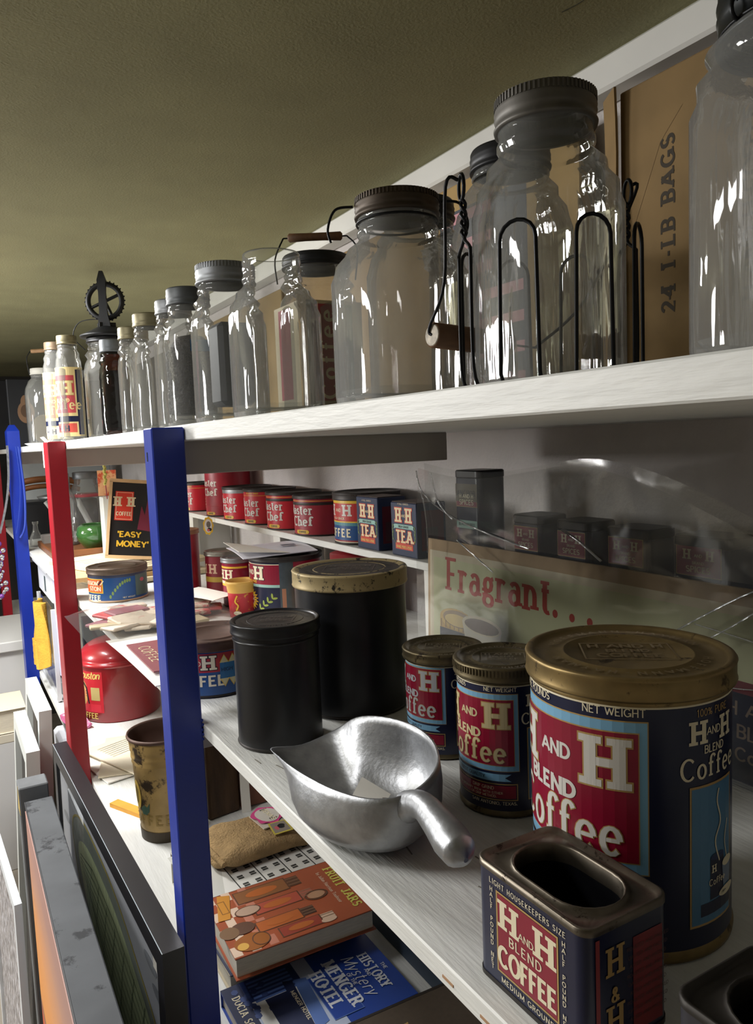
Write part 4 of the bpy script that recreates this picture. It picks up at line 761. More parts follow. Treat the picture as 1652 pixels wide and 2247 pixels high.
mb = MB(); gr = mat('#355f2e', .15, var=.1, scale=20, coat=.6, name='green_glaze'); mb.lathe([(.0001, .002), (.030, .001), (.036, .004), (.055, .030), (.060, .052), (.054, .074), (.042, .084), (.040, .080), (.050, .068), (.05, .04), (.0001, .03)], gr, 40); solo('green_bowl', mb, 'round glossy green bowl half behind the coffee sign', 'bowl', (.448, 2.72, -.325))
mb = MB(); tw = mat('#7a4a26', .4, var=.25, scale=12, stretch=(1, 6, 1), name='brown_wood'); mb.box((0, 0, .007), (.40, .40, .014), tw, .003)
for sx in (-1, 1): mb.box((sx*.195, 0, .014), (.012, .40, .02), tw, .003); mb.box((0, sx*.195, .014), (.40, .012, .02), tw, .003)
solo('wooden_tray', mb, 'brown wooden tray carrying the green bowl and glass jars', 'tray', (.50, 2.84, -.34))
nw = mat('#d5c6a4', .85, var=.2, scale=25, name='old_newsprint')
for i, (x, y, z, a, lab) in enumerate([(.445, 2.16, 0, .2, 'cream newspaper bundle lying lowest, behind the flat blue can'), (.43, 2.18, .013, -.1, 'tan newspaper bundle in the middle of its pile'), (.45, 2.19, .026, .3, 'yellowed newspaper bundle on top of the pile'), ]):
    mb = MB(); q = random.Random(i); mb.sheet(lambda u, v: ((u-.5)*.30, (v-.5)*.36, (.0115+.001*math.sin(4*u+i)*math.cos(3*v))+.0015), 10, 10, nw if i != 1 else tan, .011)
    d = Decal()
    for k in range(9): d.rect(-.12, -.15+.03*k, .10-.01*(k % 3), -.145+.03*k, mat('#8d8575', .9), 1)
    d.put(mb, lambda u, v, o: (u, v, .0128+o)); solo('newspaper_bundle', mb, lab, 'newspaper', (x, y, -.34+z), a, 'newspaper bundles behind the flat can')
def clear(lab, loc, prof, p=2., cat='jar', name='glass_jar', n=40, lm=None):
    t = thing(name, lab, cat, loc, 0, 'clear glass behind the red post'); mb = MB(); mb.lathe(prof, GLS, n, p=p); obj('jar_body', mb, t)
    if lm: mb = MB(); rr_, zz = prof[-1][0], prof[-1][1]; mb.lathe([(rr_*1.08, zz-.02), (rr_*1.1, zz-.018), (rr_*1.1, zz+.004), (rr_, zz+.006), (.0001, zz+.006)], lm, n); obj('lid', mb, t)
TZ = -.3255
clear('tall clear jar with a pink band on the wooden tray', (.382, 2.90, TZ), [(.0001, .003), (.036, .001), (.042, .006), (.043, .15), (.036, .18), (.024, .195), (.024, .24), (.022, .255)]); clear('wide clear jar behind the pink banded jar', (.47, 2.97, TZ), [(.0001, .003), (.05, .001), (.056, .008), (.057, .17), (.05, .20), (.04, .215), (.04, .25)], lm=zinc)
mb = MB(); mb.lathe([(.0580, .185), (.0588, .187), (.0588, .194), (.0580, .196)], pink, 40); solo('pink_band', mb, 'pink rubber band round the shoulder of the wide clear jar', 'band', (.47, 2.97, TZ-.02))
clear('small clear bottle standing left of the red post', (.300, 3.08, -.34), [(.0001, .002), (.022, .001), (.024, .004), (.023, .03), (.010, .06), (.008, .082), (.011, .084), (.011, .092)], cat='bottle', name='glass_bottle')
yg = mat('#b7b05a', .7, var=.5, scale=220, name='speckled_beads'); mb = MB()
for i in range(13): mb.sphere((.002*math.sin(i*2), .002*math.cos(i*3), -.006*i), .0052, yg, 8)
mb.tube([(0, 0, .0), (0, 0, .011)], .0008, ink, 5); mb.tube([(0, 0, -.075), (.002, 0, -.12)], .0015, redp, 5)
solo('bead_string', mb, 'string of speckled yellow green beads hanging under the top shelf', 'beads', (.455, 2.50, -.028))
mb = MB(); pk = mat('#e0a878', .5, wear='#c9502c', wamt=.5, wscale=30, name='printed_packet'); mb.loft([[(-.03, -.008, .0), (.03, -.008, .0), (.03, .008, .0), (-.03, .008, .0)], [(-.028, -.016, .03), (.028, -.016, .03), (.028, .016, .03), (-.028, .016, .03)], [(-.030, -.002, .085), (.030, -.002, .085), (.030, .002, .085), (-.030, .002, .085)]], pk, smooth=False); solo('snack_packet', mb, 'orange and white printed packet on the grey box behind the sign', 'packet', (.49, 2.66, -.146), -.3)
mb = MB(); mb.box((0, 0, .097), (.15, .06, .194), mat('#d9dad6', .5), .002); solo('white_box', mb, 'plain white box behind the coffee sign', 'box', (.53, 2.60, -.34))
mb = MB(); mb.box((0, 0, .0), (.42, .012, .05), mat('#d9c9a4', .7), .001); d = Decal(); d.rect(-.2, -.02, .2, .0, redp, 1)
for i in range(7): d.text('BAGS', -.17+.055*i, .004, .012, ink, .2, 1)
d.put(mb, lambda u, v, o: (u, -.006-o, v)); solo('printed_banner', mb, 'cream paper banner with a red strip hung below the top shelf', 'banner', (.56, 3.10, -.025))
mb = MB(); mb.box((0, 0, .12), (.44, .02, .24), mat('#a9adae', .5, var=.1, scale=8), .004); solo('grey_backboard', mb, 'grey backboard closing the back of the shelf left of the red post', 'backboard', (.52, 3.92, -.275))
mb = MB(); P = bez([(-.14, 0, .0), (-.07, 0, .02), (0, 0, .026), (.08, 0, .02), (.14, 0, .004)], 6)
mb.tube(P, .014, tw, 10); mb.tube([p+Vector((0, .01, -.03)) for p in P], .011, tw, 10); solo('curved_wood_handle', mb, 'curved brown wooden rails lying across black equipment', 'rail', (.39, 3.5, -.130))
bp = mat('#17191c', .35, var=.2, scale=20, name='black_plastic'); mb = MB(); mb.box((0, 0, .075), (.30, .22, .15), bp, .012); mb.tube([(-.06, -.12, .15), (.02, -.12, .02)], .010, mat('#c9cac8', .4), 8); mb.tube([(.06, -.12, .15), (.11, -.12, .03)], .012, mat('#c9cac8', .4), 8); mb.lathe([(.0001, .15), (.07, .15), (.08, .165), (.05, .17), (.0001, .16)], grey, 24); solo('black_equipment', mb, 'black equipment with pale levers left of the red post', 'equipment', (.43, 3.45, -.34))
mb = MB(); P = rrect(.085, .05, .012, 4); mb.prism(P, 0, .045, mat('#8b8680', .4), .003); solo('grey_tub', mb, 'small grey tub beside the clear bottle', 'tub', (.355, 3.04, -.34))
# white drawer box and things hung under the shelf beyond the red post
mb = MB(); wp = mat('#e4e8f0', .4, name='white_plastic'); mb.box((0, 0, .05), (.09, .36, .10), wp, .006); mb.box((-.005, 0, .106), (.11, .38, .014), wp, .004); mb.box((-.0455, -.02, .045), (.001, .03, .05), mat('#3a4a4c', .6)); solo('white_storage_box', mb, 'white lidded storage box sticking out beyond the red post', 'box', (.325, 2.735, -.4715))
yc = mat('#dca83a', .85, var=.2, scale=30, bump=.5, bscale=160, name='yellow_cloth'); mb = MB(); mb.sheet(lambda u, v: (.016*math.sin(u*9+v*2), (u-.5)*.17*(.75+.25*v), -.20*v-.02*math.sin(u*4)*v), 20, 12, yc, .004)
mb.sheet(lambda u, v: (-.01+.012*math.sin(u*11+v*3), (u-.3)*.10*(.7+.5*v), -.13-.09*v), 16, 8, yc, .004); solo('yellow_cloth', mb, 'yellow knitted cloth hanging under the white storage box', 'cloth', (.252, 2.70, -.480))
lc = mat('#c3c2de', .8, var=.08, name='lilac_cloth'); mb = MB(); mb.sheet(lambda u, v: (.010*math.sin(u*8+v), (u-.5)*.12, -.30*v), 16, 8, lc, .004); solo('lilac_cloth', mb, 'pale lilac cloth hanging next to the yellow cloth', 'cloth', (.285, 2.46, -.372))
t = thing('clear_plastic_case', 'clear plastic case with white edges holding blue and black trinkets', 'case', (.335, 2.71, -.775)); mb = MB(); fe = mat('#d7dade', .35, name='case_edge')
for y in (-.19, .19): mb.box((-.06, y, .150), (.012, .012, .29), fe)
mb.box((-.06, 0, .006), (.012, .38, .012), fe); mb.box((-.01, 0, .003), (.10, .38, .006), fe); obj('edge_frame', mb, t); mb = MB(); mb.sheet(lambda u, v: (-.062, -.18+.36*u, .012+.29*v), 2, 2, soft); obj('clear_front', mb, t)
mb = MB(); mb.box((0, 0, .022), (.06, .10, .044), mat('#70767c', .5, var=.2), .006); mb.sphere((-.01, .0, .062), .022, bp, 12); solo('trinket_stand', mb, 'grey block with a black ball inside the clear plastic case', 'trinket', (.318, 2.62, -.768))
mb = MB(); bl = mat('#8fb4dc', .6, var=.3, scale=60); q = random.Random(5)
for i in range(9): mb.sphere((q.uniform(-.02, .02), q.uniform(-.07, .07), .010+q.uniform(0, .05)), .018, bl if i % 2 else mat('#d8c2c6', .7), 10)
solo('blue_ornaments', mb, 'pale blue and pink ornaments piled in the clear case', 'ornaments', (.330, 2.80, -.758), kind='stuff')
mb = MB(); mb.box((0, 0, .0), (.10, .14, .07), wp, .01); mb.box((-.051, 0, -.028), (.001, .14, .018), mat('#d9952c', .6)); solo('white_carton', mb, 'white carton with orange stripe under the lower shelf', 'carton', (.29, 2.36, -.85), 0)
mb = MB()
for i in range(9): mb.lathe([(.040, -.006), (.045, -.004), (.045, .004), (.040, .006)], mat('#8a7558', .8, var=.2), 24, at=(0, 0, -.012*i))
mb.lathe([(.0001, .006), (.04, .006)], tan, 24); mb.lathe([(.0001, -.102), (.04, -.102)], tan, 24); solo('ribbed_roll', mb, 'brown ribbed roll under the white carton', 'roll', (.30, 2.30, -.892))
mb = MB(); mb.lathe([(.0001, 0), (.055, 0), (.06, .01), (.06, .35), (.05, .40), (.02, .43), (.02, .46), (.0001, .46)], mat('#d3d0c4', .5, var=.1), 32, p=3.); solo('plastic_jug', mb, 'pale plastic jug low down between the blue post and the black frame', 'jug', (.31, 2.15, -1.6))
# bag of red sweets, papers and a maroon card spread on the main shelf
rp = mat('#ecdcc8', .35, wear='#d8484e', wamt=.45, wscale=12, bump=.6, bscale=30, name='red_and_cream_packets')
t = thing('packet_bag', 'clear bag of red and cream packets lying behind the blue post', 'bag', (.345, 1.51, -.34)); mb = MB(); q = random.Random(11)
for i in range(26):
    Rr = Matrix.Rotation(q.uniform(0, PI), 3, 'Z') @ Matrix.Rotation(q.uniform(-.15, .15), 3, 'X')
    mb.box((q.uniform(-.085, .11), q.uniform(-.07, .13), .006+.0006*i), (.075, .05, .006), rp if i % 3 else mat(('#cf3a42', '#d8c8a4', '#9a5a68')[i % 9//3], .45), .002, R=Rr)
obj('packets', mb, t); mb = MB(); mb.sheet(lambda u, v: (-.14+.30*u, -.125+.30*v, .004+.028*math.sin(PI*u)**.5*math.sin(PI*v)**.5+.002*math.sin(22*u+5*v)), 30, 24, soft); obj('clear_wrap', mb, t)
mb = MB(); mb.sheet(lambda u, v: (-.05+.10*u, -.16+.32*v, .0022+.0025*math.sin(3*v)), 4, 10, paper, .0012); solo('paper_sheet', mb, 'white paper sheets overhanging the shelf edge beside the blue post', 'paper', (.292, 1.25, -.34), .03)
t = thing('maroon_card', 'maroon card lettered COFFEE lying at the shelf edge', 'card', (.288, 1.235, -.333)); mb = MB(); mn = mat('#8c4a50', .5, name='maroon_card'); mb.box((0, 0, .001), (.062, .19, .002), mn); d = Decal(); d.text('COFFEE', 0, -.02, .020, mat('#d8c7a0', .6), .12, 1, gap=.25); d.rect(-.02, .024, .09, .030, mat('#b06a70', .5), 1); d.put(mb, lambda u, v, o: (v, -u+.01, .002+o)); obj('card', mb, t)
mb = MB(); mb.sheet(lambda u, v: (-.04+.08*u, -.07+.14*v, .003+.002*math.sin(5*v+3*u)), 6, 8, paper, .001); solo('folded_slip', mb, 'small white slips by the red can with paper note', 'paper', (.47, 1.56, -.31), .4)
# tins further back on the main shelf
def small_can(name, lab, loc, r, h, col, lm, fn, face=215, lz=.010):
    t = thing(name, lab, 'coffee can', loc); mb = MB(); body(mb, r, h-lz, col, iron, 48, .003); d = Decal(); fn(d); d.put(mb, on_can(r, face), .005); obj('can_body', mb, t); obj('lid', lid(r+.001, h-lz, h, lm, .003, None, 48), t); return t
def f1(d): d.rect(-.045, .03, .02, .088, mat('#e6c9c6', .7), 1); d.text('H H', -.01, .094, .02, cream, .2, 1, True)
small_can('tall_red_can', 'tall red can with brown lid and a pink note stuck on it', (.482, 1.79, -.34), .046, .150, mcdull, mat('#a5785a', .5, .3, var=.2), f1)
def f2(d):
    d.rect(-.07, .028, .05, .040, mat('#b5963c', .5), 1)
    for u in (-.03, .0): d.text('H', u, .048, .022, mat('#c9a88a', .5), .25, 1, True)
small_can('dark_red_can', 'dark red can with a yellow band by the wall', (.568, 1.735, -.34), .040, .098, mat('#7d1f2a', .4, var=.1), mat('#8d8a80', .4, .6), f2)
def f3(d):
    d.rect(-.05, .045, .04, .051, yellow, 1); d.rect(-.05, .083, .04, .087, yellow, 1); d.rect(-.05, .05, .04, .056, cream, 1)
    for u in (-.026, -.002): d.text('H', u, .060, .020, cream, .26, 2, True, .62)
small_can('red_tin', 'bright red tin with white lettering behind the paper cup', (.548, 1.565, -.34), .036, .104, redp, grey, f3)
t = thing('paper_cup', 'small red and yellow paper cup printed with a steaming coffee cup', 'cup', (.512, 1.452, -.34)); mb = MB(); og = mat('#e0b25a', .5, name='cup_rim'); mb.lathe([(.0001, .002), (.026, 0), (.0285, .050)], mat('#c2303a', .4, wear='#e0a83a', wamt=.40, wscale=90), 40); mb.lathe([(.0285, .050), (.031, .066), (.0325, .068), (.0325, .072), (.031, .073), (.0295, .068), (.0240, .01), (.0001, .008)], og, 40); d = Decal()
d.line(bez([(0, .016), (.004, .026), (-.002, .034), (.003, .046)], 4), .003, yellow, 1); d.ell(.002, .011, .008, .004, cream, 1); d.put(mb, on_can(.0285, 225), .004, base=6); obj('cup_body', mb, t)
t = thing('family_size_can', 'large red and blue can with a yellow sun, an envelope lying on it', 'coffee can', (.600, 1.43, -.34)); r = .073; mb = MB(); body(mb, r, .112, navy, iron, 64, .005); d = Decal(); d.rect(-.17, .068, .028, .107, redp, 0); d.rect(-.17, .0625, .028, .068, aqua, 0); d.rect(-.17, .107, .028, .1085, cream, 0); d.rect(-.17, .006, .028, .010, aqua, 0); d.rect(.028, .003, .056, .112, mat('#5c6468', .35, .8, var=.2), 0); d.rect(.032, .003, .040, .06, mat('#b07a5c', .5), 1); d.rect(.056, .055, .16, .112, redp, 0)
for u in (-.075, -.020): d.text('H', u, .077, .0265, cream, .27, 2, True, .62, out=ink, ow=.04)
d.text('AND', -.0475, .086, .0095, cream, .16, 2); d.text('FAMILY SIZE', -.045, .0705, .0052, yellow, .18, 2)
d.fan([(-.052+(.030 if i % 2 else .021)*math.cos(2*PI*i/40), .036+(.024 if i % 2 else .017)*math.sin(2*PI*i/40)) for i in range(40)], yellow, 1); d.ell(-.052, .036, .0155, .013, cream, 2); d.ell(-.052, .036, .0145, .012, redp, 3); d.text('POPULAR', -.052, .034, .0045, cream, .2, 4)
d.line([(-.022, .017), (.0, .03), (.018, .046)], .0009, mat('#5a3a2a', .6), 1)
for i in range(4):
    for s_ in (-1, 1): a = .9+s_*.75; d.fan([(-.018+.010*i+.0055*math.cos(a)+.0055*math.cos(2*PI*k/10)*math.cos(a)-.0022*math.sin(2*PI*k/10)*math.sin(a), .019+.0072*i+.0055*math.sin(a)+.0055*math.cos(2*PI*k/10)*math.sin(a)+.0022*math.sin(2*PI*k/10)*math.cos(a)) for k in range(10)], mat('#9fb04a', .5), 2)
d.put(mb, on_can(r, 215), .006); obj('can_body', mb, t); obj('lid', lid(r+.001, .112, .122, iron, .004), t)
mb = MB(); env = mat('#dcdce6', .6, name='envelope_paper'); mb.sheet(lambda u, v: (-.075+.15*u, -.09+.18*v, .0035+.004*u+.003*math.sin(3*v)), 6, 8, env, .0015); mb.sheet(lambda u, v: (-.082+.10*u*(1-.5*v), -.088+.17*v, .0075+.010*(1-u)), 4, 6, paper, .0008); d = Decal(); d.rect(.02, -.02, .05, .0, mat('#6a6a7a', .8), 1); d.put(mb, lambda u, v, o: (u, v, .0125+o)); solo('white_envelope', mb, 'white envelope lying on top of the family size can', 'envelope', (.585, 1.47, -.2195), -.15)
mb = MB(); mb.lathe([(.0001, 0), (.055, 0), (.056, .004), (.056, .125), (.0001, .127)], mat('#8a2028', .4, var=.15, scale=20), 48); solo('plain_red_can', mb, 'plain dark red can squeezed behind the family size can', 'coffee can', (.70, 1.30, -.34))
t = thing('gift_tin', 'small dark and orange tin peeking out left of the tall black canister', 'tin', (.600, 1.22, -.34)); mb = MB(); mb.lathe([(.0001, 0), (.034, 0), (.035, .003), (.035, .045), (.033, .05)], mat('#d98a3c', .4, wear='#e6c47a', wamt=.4), 40); obj('tin_body', mb, t); mb = MB(); mb.lathe([(.036, .046), (.0365, .05), (.0365, .068), (.034, .071), (.0001, .071)], blk, 40); obj('lid', mb, t)
# ---------------------------------------------------------------- lower shelf
LZ = -.775
t = thing('domed_red_canister', 'big red canister with domed lid on the lower shelf', 'canister', (.425, 2.33, LZ)); r = .112; dr = mat('#8f1a20', .32, var=.08, scale=20, coat=.3, name='red_enamel'); mb = MB(); mb.lathe([(.0001, 0), (r*.97, 0), (r, .004), (r, .165)], dr, 64); d = Decal(); yl = mat('#d8c06a', .5, wear='#a5372e', wamt=.34, wscale=60, name='old_yellow_print'); d.rect(-.16, .03, -.012, .15, mat('#c22a34', .4, var=.1), 0); d.text('Houston', -.062, .128, .024, yl, .16, 2, False, .7, .8, .06, slant=.25); d.ell(-.088, .085, .022, .036, mat('#d8b06a', .5), 1); d.line([(-.083, .115), (-.070, .10), (-.066, .07), (-.062, .055)], .006, ink, 3); d.rect(-.052, .066, -.022, .104, mat('#b5a468', .6, wear='#c0a050', wamt=.4), 2); d.text('COFFEE', -.072, .012, .017, yl, .22, 2); d.rect(-.055, .032, -.020, .055, mat('#cf3440', .4), 2)
d.put(mb, on_can(r, 240), .008); obj('can_body', mb, t); mb = MB(); mb.lathe([(r+.002, .160), (r+.004, .163), (r+.004, .168), (r+.0005, .172)]+[((r-.001)*math.cos(a)**.8, .172+.058*math.sin(a)) for a in [i*PI/2/14 for i in range(14)]]+[(.0001, .230)], mat('#a8262e', .28, coat=.4, name='red_lid_enamel'), 64); obj('domed_lid', mb, t)
t = thing('gold_coffee_pail', 'tall worn gold tin pail with open brown mouth beside the blue post', 'pail', (.352, 1.52, LZ)); gb = mat('#b0925a', .45, .12, var=.3, scale=18, wear='#3a2c1c', wamt=.47, wscale=16, name='worn_gold_paint'); bi = mat('#5a4238', .5, .2, var=.2, scale=20); mb = MB(); mb.lathe([(.0001, 0), (.052, 0), (.0535, .004), (.0545, .03), (.062, .155), (.0635, .158), (.062, .162), (.0645, .168), (.0645, .173), (.063, .177), (.0655, .182), (.066, .19), (.0675, .205)], gb, 64); d = Decal(); dg = mat('#3f5a4a', .6); d.text('COFFEE', -.02, .036, .022, mat('#8d7338', .5), .18, 1, gap=.3)
d.ell(-.038, .096, .013, .030, mat('#cfae4c', .5), 1); d.ell(-.04, .096, .006, .020, mat('#7a6a30', .5), 2); d.fan([(-.028, .070), (-.018, .078), (-.008, .072), (-.004, .084), (-.006, .066), (-.014, .058), (-.024, .058)], dg, 1); d.fan([(-.058, .118), (-.048, .124), (-.05, .112)], dg, 1); d.rect(-.12, -.0, .1, .022, mat('#3a3020', .5, .3), 1)
d.put(mb, lambda u, v, o: ((.0545+.0075*(v-.03)/.125+o+.0006)*math.cos(math.radians(226)+u/.058), (.0545+.0075*(v-.03)/.125+o+.0006)*math.sin(math.radians(226)+u/.058), v), .006); obj('pail_body', mb, t)
mb = MB(); mb.lathe([(.0675, .205), (.0700, .206), (.0712, .209), (.0700, .213), (.068, .213), (.066, .209), (.064, .19), (.060, .150), (.0001, .148)], bi, 64); obj('pail_mouth', mb, t)
mb = MB(); mb.box((0, 0, .0045), (.022, .10, .009), mat('#e0a23c', .6, var=.1)); solo('yellow_folder', mb, 'yellow folder edge behind the gold pail', 'folder', (.300, 1.655, LZ), .45)
pp = mat('#e6dcc4', .8, var=.08, scale=12, name='cream_paper')
for i, (x, y, z, a, w, h, lab) in enumerate([(.36, 1.98, .001, .2, .21, .30, 'large white paper sheet on the lower shelf by the red post'), (.39, 1.95, .005, -.25, .18, .26, 'cream booklet under the domed canister edge'), (.385, 1.94, .012, .35, .17, .24, 'cream printed leaflet with a blue diamond on top of the papers')]):
    mb = MB(); mb.sheet(lambda u, v: ((u-.5)*w, (v-.5)*h, .0042+.0009*math.sin(5*u+i)*math.sin(4*v+i)), 8, 8, (paper, pp, pp)[i], .003); d = Decal()
    if i == 2: d.fan([(-.03, -.06), (-.012, -.045), (.006, -.06), (-.012, -.075)], mat('#5f9ac6', .7), 1)
    for k in range(7): d.rect(-.06, .09-.012*k, .05-.01*(k % 3), .0925-.012*k, mat('#b9b2a2', .9), 1)
    d.put(mb, lambda u, v, o: (u, v, .0053+o)); solo('paper_sheet', mb, lab, 'paper', (x, y, LZ+z), a, 'papers on the lower shelf')
mb = MB(); mb.sheet(lambda u, v: ((u-.5)*.055, (v-.5)*.12, .019+.012*math.sin(6*u)*math.cos(5*v)), 10, 10, mat('#c86a94', .5, wear='#e8e4ea', wamt=.45, wscale=25), .006); solo('pink_packet', mb, 'crumpled pink and white packet left of the domed canister', 'packet', (.285, 2.28, LZ), .1)
mb = MB(); mb.box((0, 0, .12), (.16, .02, .24), mat('#2f3a44', .5, wear='#6a5a3a', wamt=.36, wscale=9), .002); solo('dark_picture', mb, 'small dark picture standing behind the domed red canister', 'picture', (.45, 2.62, LZ))
mb = MB(); wb = mat('#4a3420', .75, var=.5, scale=8, stretch=(5, 5, 1), bump=.5, bscale=20, name='bark_brown_wood'); mb.box((0, 0, .10), (.072, .10, .20), wb, .004); solo('wooden_block', mb, 'upright dark brown wooden block behind the burlap sack', 'block', (.462, 1.56, LZ), .15)
mb = MB(); mb.box((0, 0, .10), (.10, .03, .20), mat('#7a4a34', .6, var=.15, scale=10), .003, R=Matrix.Rotation(.1, 3, 'X')); solo('brown_board', mb, 'reddish brown board leaning behind the burlap sack', 'board', (.556, 1.52, LZ+.0025))
mb = MB(); mb.sheet(lambda u, v: (.02*u, .004*math.sin(4*v), .16*v), 3, 6, paper, .001); solo('cream_card', mb, 'cream card strip standing between the wooden block and brown board', 'card', (.502, 1.50, LZ))
# books
def book(lab, loc, w, d_, h, cov, rz, fn=None, pages=None, name='book', group='books piled on the lower shelf', spine=None):
    """w along the cover's reading direction (towards -Y), d_ along +X; spine on the far side."""
    t = thing(name, lab, 'book', loc, rz, group); mb = MB(); mb.box((0, .003, h/2), (d_-.006, w-.006, h-.004), pages or mat('#e0d8c4', .8, var=.12, scale=60, stretch=(1, 1, 12), name='page_edges'), 0); obj('pages', mb, t)
    mb = MB(); mb.box((0, 0, h-.001), (d_, w, .002), cov, .0005); mb.box((0, 0, .001), (d_, w, .002), cov, .0005); mb.box((0, w/2-.001, h/2), (d_, .002, h), cov, .0005)
    if fn: q = Decal(); fn(q); q.put(mb, lambda u, v, o: (v, -u, h+o))
    obj('cover', mb, t); return t
rnb = random.Random(2)
grass = mat('#b9b8a8', .8)
book('cream paperback at the very bottom of the fruit jar book pile', (.408, 1.050, LZ), .11, .215, .030, mat('#c9bda2', .6), 0); book('dark blue edged book second in the fruit jar book pile', (.405, 1.050, LZ+.0304), .115, .21, .022, mat('#3a3f5a', .6), .02)
wmat = mat('#e6e5df', .5); dk = mat('#3a3b38', .6)
def photo(d):
    d.rect(-.10, -.13, .10, .13, mat('#c9c9c2', .5), 0); d.fan([(-.03, -.06), (.10, -.10), (.10, .11), (-.03, .09)], wmat, 1)
    for i in range(5):
        for j in range(7): d.rect(-.02+.025*i, -.055+.022*j, -.009+.025*i, -.045+.022*j, dk, 2); d.rect(-.0145+.025*i, -.055+.022*j, -.0135+.025*i, -.045+.022*j, wmat, 3)
    for i in range(5): d.rect(-.03, -.0635+.044*i, .1, -.0615+.044*i, dk, 2)
    for i in range(110): u, v = rnb.uniform(-.095, -.035), rnb.uniform(-.12, .05); d.ell(u, v, rnb.uniform(.002, .006), rnb.uniform(.002, .007), (dk, grass, mat('#6a6a62', .7))[i % 3], 2, 6)
book('large book with a black and white photo of a windowed building under the sack', (.432, 1.215, LZ), .23, .24, .058, mat('#d3d0c6', .5), .06, photo, name='photo_book')
fj_b = mat('#a65434', .35, var=.12, scale=8, name='rust_brown_cover'); rdc = mat('#b8483a', .5); am1 = mat('#b8642c', .4); am2 = mat('#5c3a26', .5); crm = mat('#d9b9a0', .5)
def fruit(d):
    W, D = .0785, .1075
    for i in range(7):
        for j in range(5):
            if (i+j) % 2 == 0: d.rect(-W+.022*i, -D+.013*j, -W+.022*(i+1), -D+.013*(j+1), mat('#dcc0a8', .5) if j < 3 else mat('#c07a62', .5), 0)
    def bottle(u, v, w, l, c, cap):
        d.rect(u-w, v, u+w, v+l, am2, 1); d.rect(u-w*.88, v+.002, u+w*.88, v+l-.002, c, 2); d.rect(u-w*.75, v+l, u+w*.75, v+l+.02, cap, 2); d.ell(u, v+l*.5, w*.55, l*.3, am1, 3)
        for k in range(3): d.rect(u-w*.6+.5*w*k, v+l, u-w*.5+.5*w*k, v+l+.02, mat('#8a6a50', .5), 3)
    bottle(-.053, -.066, .017, .085, mat('#8c5a34', .4), am2); bottle(.030, -.060, .013, .070, mat('#b5602c', .4), mat('#4a2e20', .5)); bottle(-.012, -.05, .014, .075, mat('#b0503c', .4), mat('#a8604c', .5)); bottle(.058, -.035, .012, .065, mat('#9a4030', .4), crm)
    d.ell(-.016, -.058, .012, .020, am2, 4); d.ell(-.016, -.058, .0105, .018, mat('#b89a84', .5), 5)
    d.fan([(-.075, -.088), (-.012, -.104), (-.010, -.086), (-.068, -.070)], mat('#c9882c', .45), 5); d.frame(-.058, -.094, -.025, -.082, .0015, mat('#8a5a1c', .5), 6)
    d.ell(.020, -.078, .014, .018, am2, 5); d.ell(.022, -.098, .014, .014, mat('#7a5a3c', .5), 5); d.ell(.055, -.075, .019, .026, mat('#9a5a24', .4), 4); d.ring(.055, -.062, .014, .012, .0015, am2, 6); d.ell(.06, -.09, .008, .008, mat('#d8a850', .4), 6)
    d.ring(.0, .046, .011, .017, .003, am2, 3); d.ell(.0, .046, .009, .014, mat('#b58a6a', .5), 4); d.ell(.066, .038, .006, .012, crm, 4)
    lg = mat('#c9c25a', .5); d.text('FRUIT JARS', .0, .082, .0155, lg, .22, 2, True, .6, .82); d.text('by Julian Harrison Toulouse', -.008, .068, .0062, crm, .16, 2, xs=.8); d.text('A Collectors Manual', -.02, .100, .0062, crm, .16, 2, xs=.8)
book('rust brown FRUIT JARS book on top of its pile', (.405, 1.022, LZ+.0527), .157, .215, .033, fj_b, -.03, fruit, name='fruit_jar_book')
mb_c = mat('#2b4aa0', .35, var=.1, scale=12, name='blue_cover'); pbw = mat('#dfe3ea', .5); nv2 = mat('#1a2548', .5); mbl = mat('#5a78b8', .5)
def menger(d):
    d.rect(-.076, -.1145, .076, -.088, nv2, 1); d.rect(-.076, -.088, .076, .012, mat('#b9c4da', .5), 1); d.rect(-.076, -.088, -.02, -.01, mat('#26396e', .5), 2); d.fan([(-.03, -.085), (.05, -.085), (.05, -.02), (-.03, -.02)], mat('#e6e6e2', .5), 3); d.rect(-.025, -.068, .045, -.035, nv2, 4)
    d.fan([(-.04, -.02), (.062, -.03), (.055, -.010), (-.035, -.003)], mbl, 4); d.fan([(-.045, -.035), (.066, -.045), (.06, -.03), (-.04, -.022)], nv2, 5); d.text('MENGER HOTEL', .01, -.0335, .006, cream, .18, 6)
    for i in range(6): d.rect(-.07+.008*i, -.08, -.066+.008*i, -.02, mbl, 3)
    d.rect(-.03, -.004, .06, .040, mb_c, 4); d.frame(-.03, -.004, .06, .040, .0012, mbl, 5)
    d.text('HISTORY', .004, .078, .016, pbw, .2, 6, True, .55, .75, .1); d.text('Mystery', .002, .054, .020, pbw, .09, 6, xs=.85, slant=.25); d.text('MENGER', .002, .026, .020, pbw, .22, 6, True, .55, .8, .1); d.text('HOTEL', .002, .001, .020, pbw, .22, 6, True, .55, .8, .1)
    d.text('THE', .004, .099, .006, pbw, .18, 6); d.text('AND', .004, .073, .0055, pbw, .18, 7); d.text('OF THE', .004, .0475, .0055, pbw, .18, 7); d.text('DOCIA SCHULTZ', .0, -.106, .011, cream, .16, 2, True, .6, .75)
    for i in range(14): d.ell(rnb.uniform(-.07, .0), rnb.uniform(-.1, -.06), .006, .005, mat('#33477c', .6), 3, 6)
book('blue and white hotel history book below the rust brown book', (.396, .905, LZ), .152, .229, .024, mb_c, .0, menger, name='hotel_history_book')
def brownb(d):
    d.text('COMPLETE', .03, .032, .012, goldp, .13, 1, True, .6, .9); d.text('MERCANTILE', .012, .010, .012, goldp, .13, 1, True, .6, .9); d.rect(-.074, -.115, -.070, .115, mat('#2c241c', .6), 1)
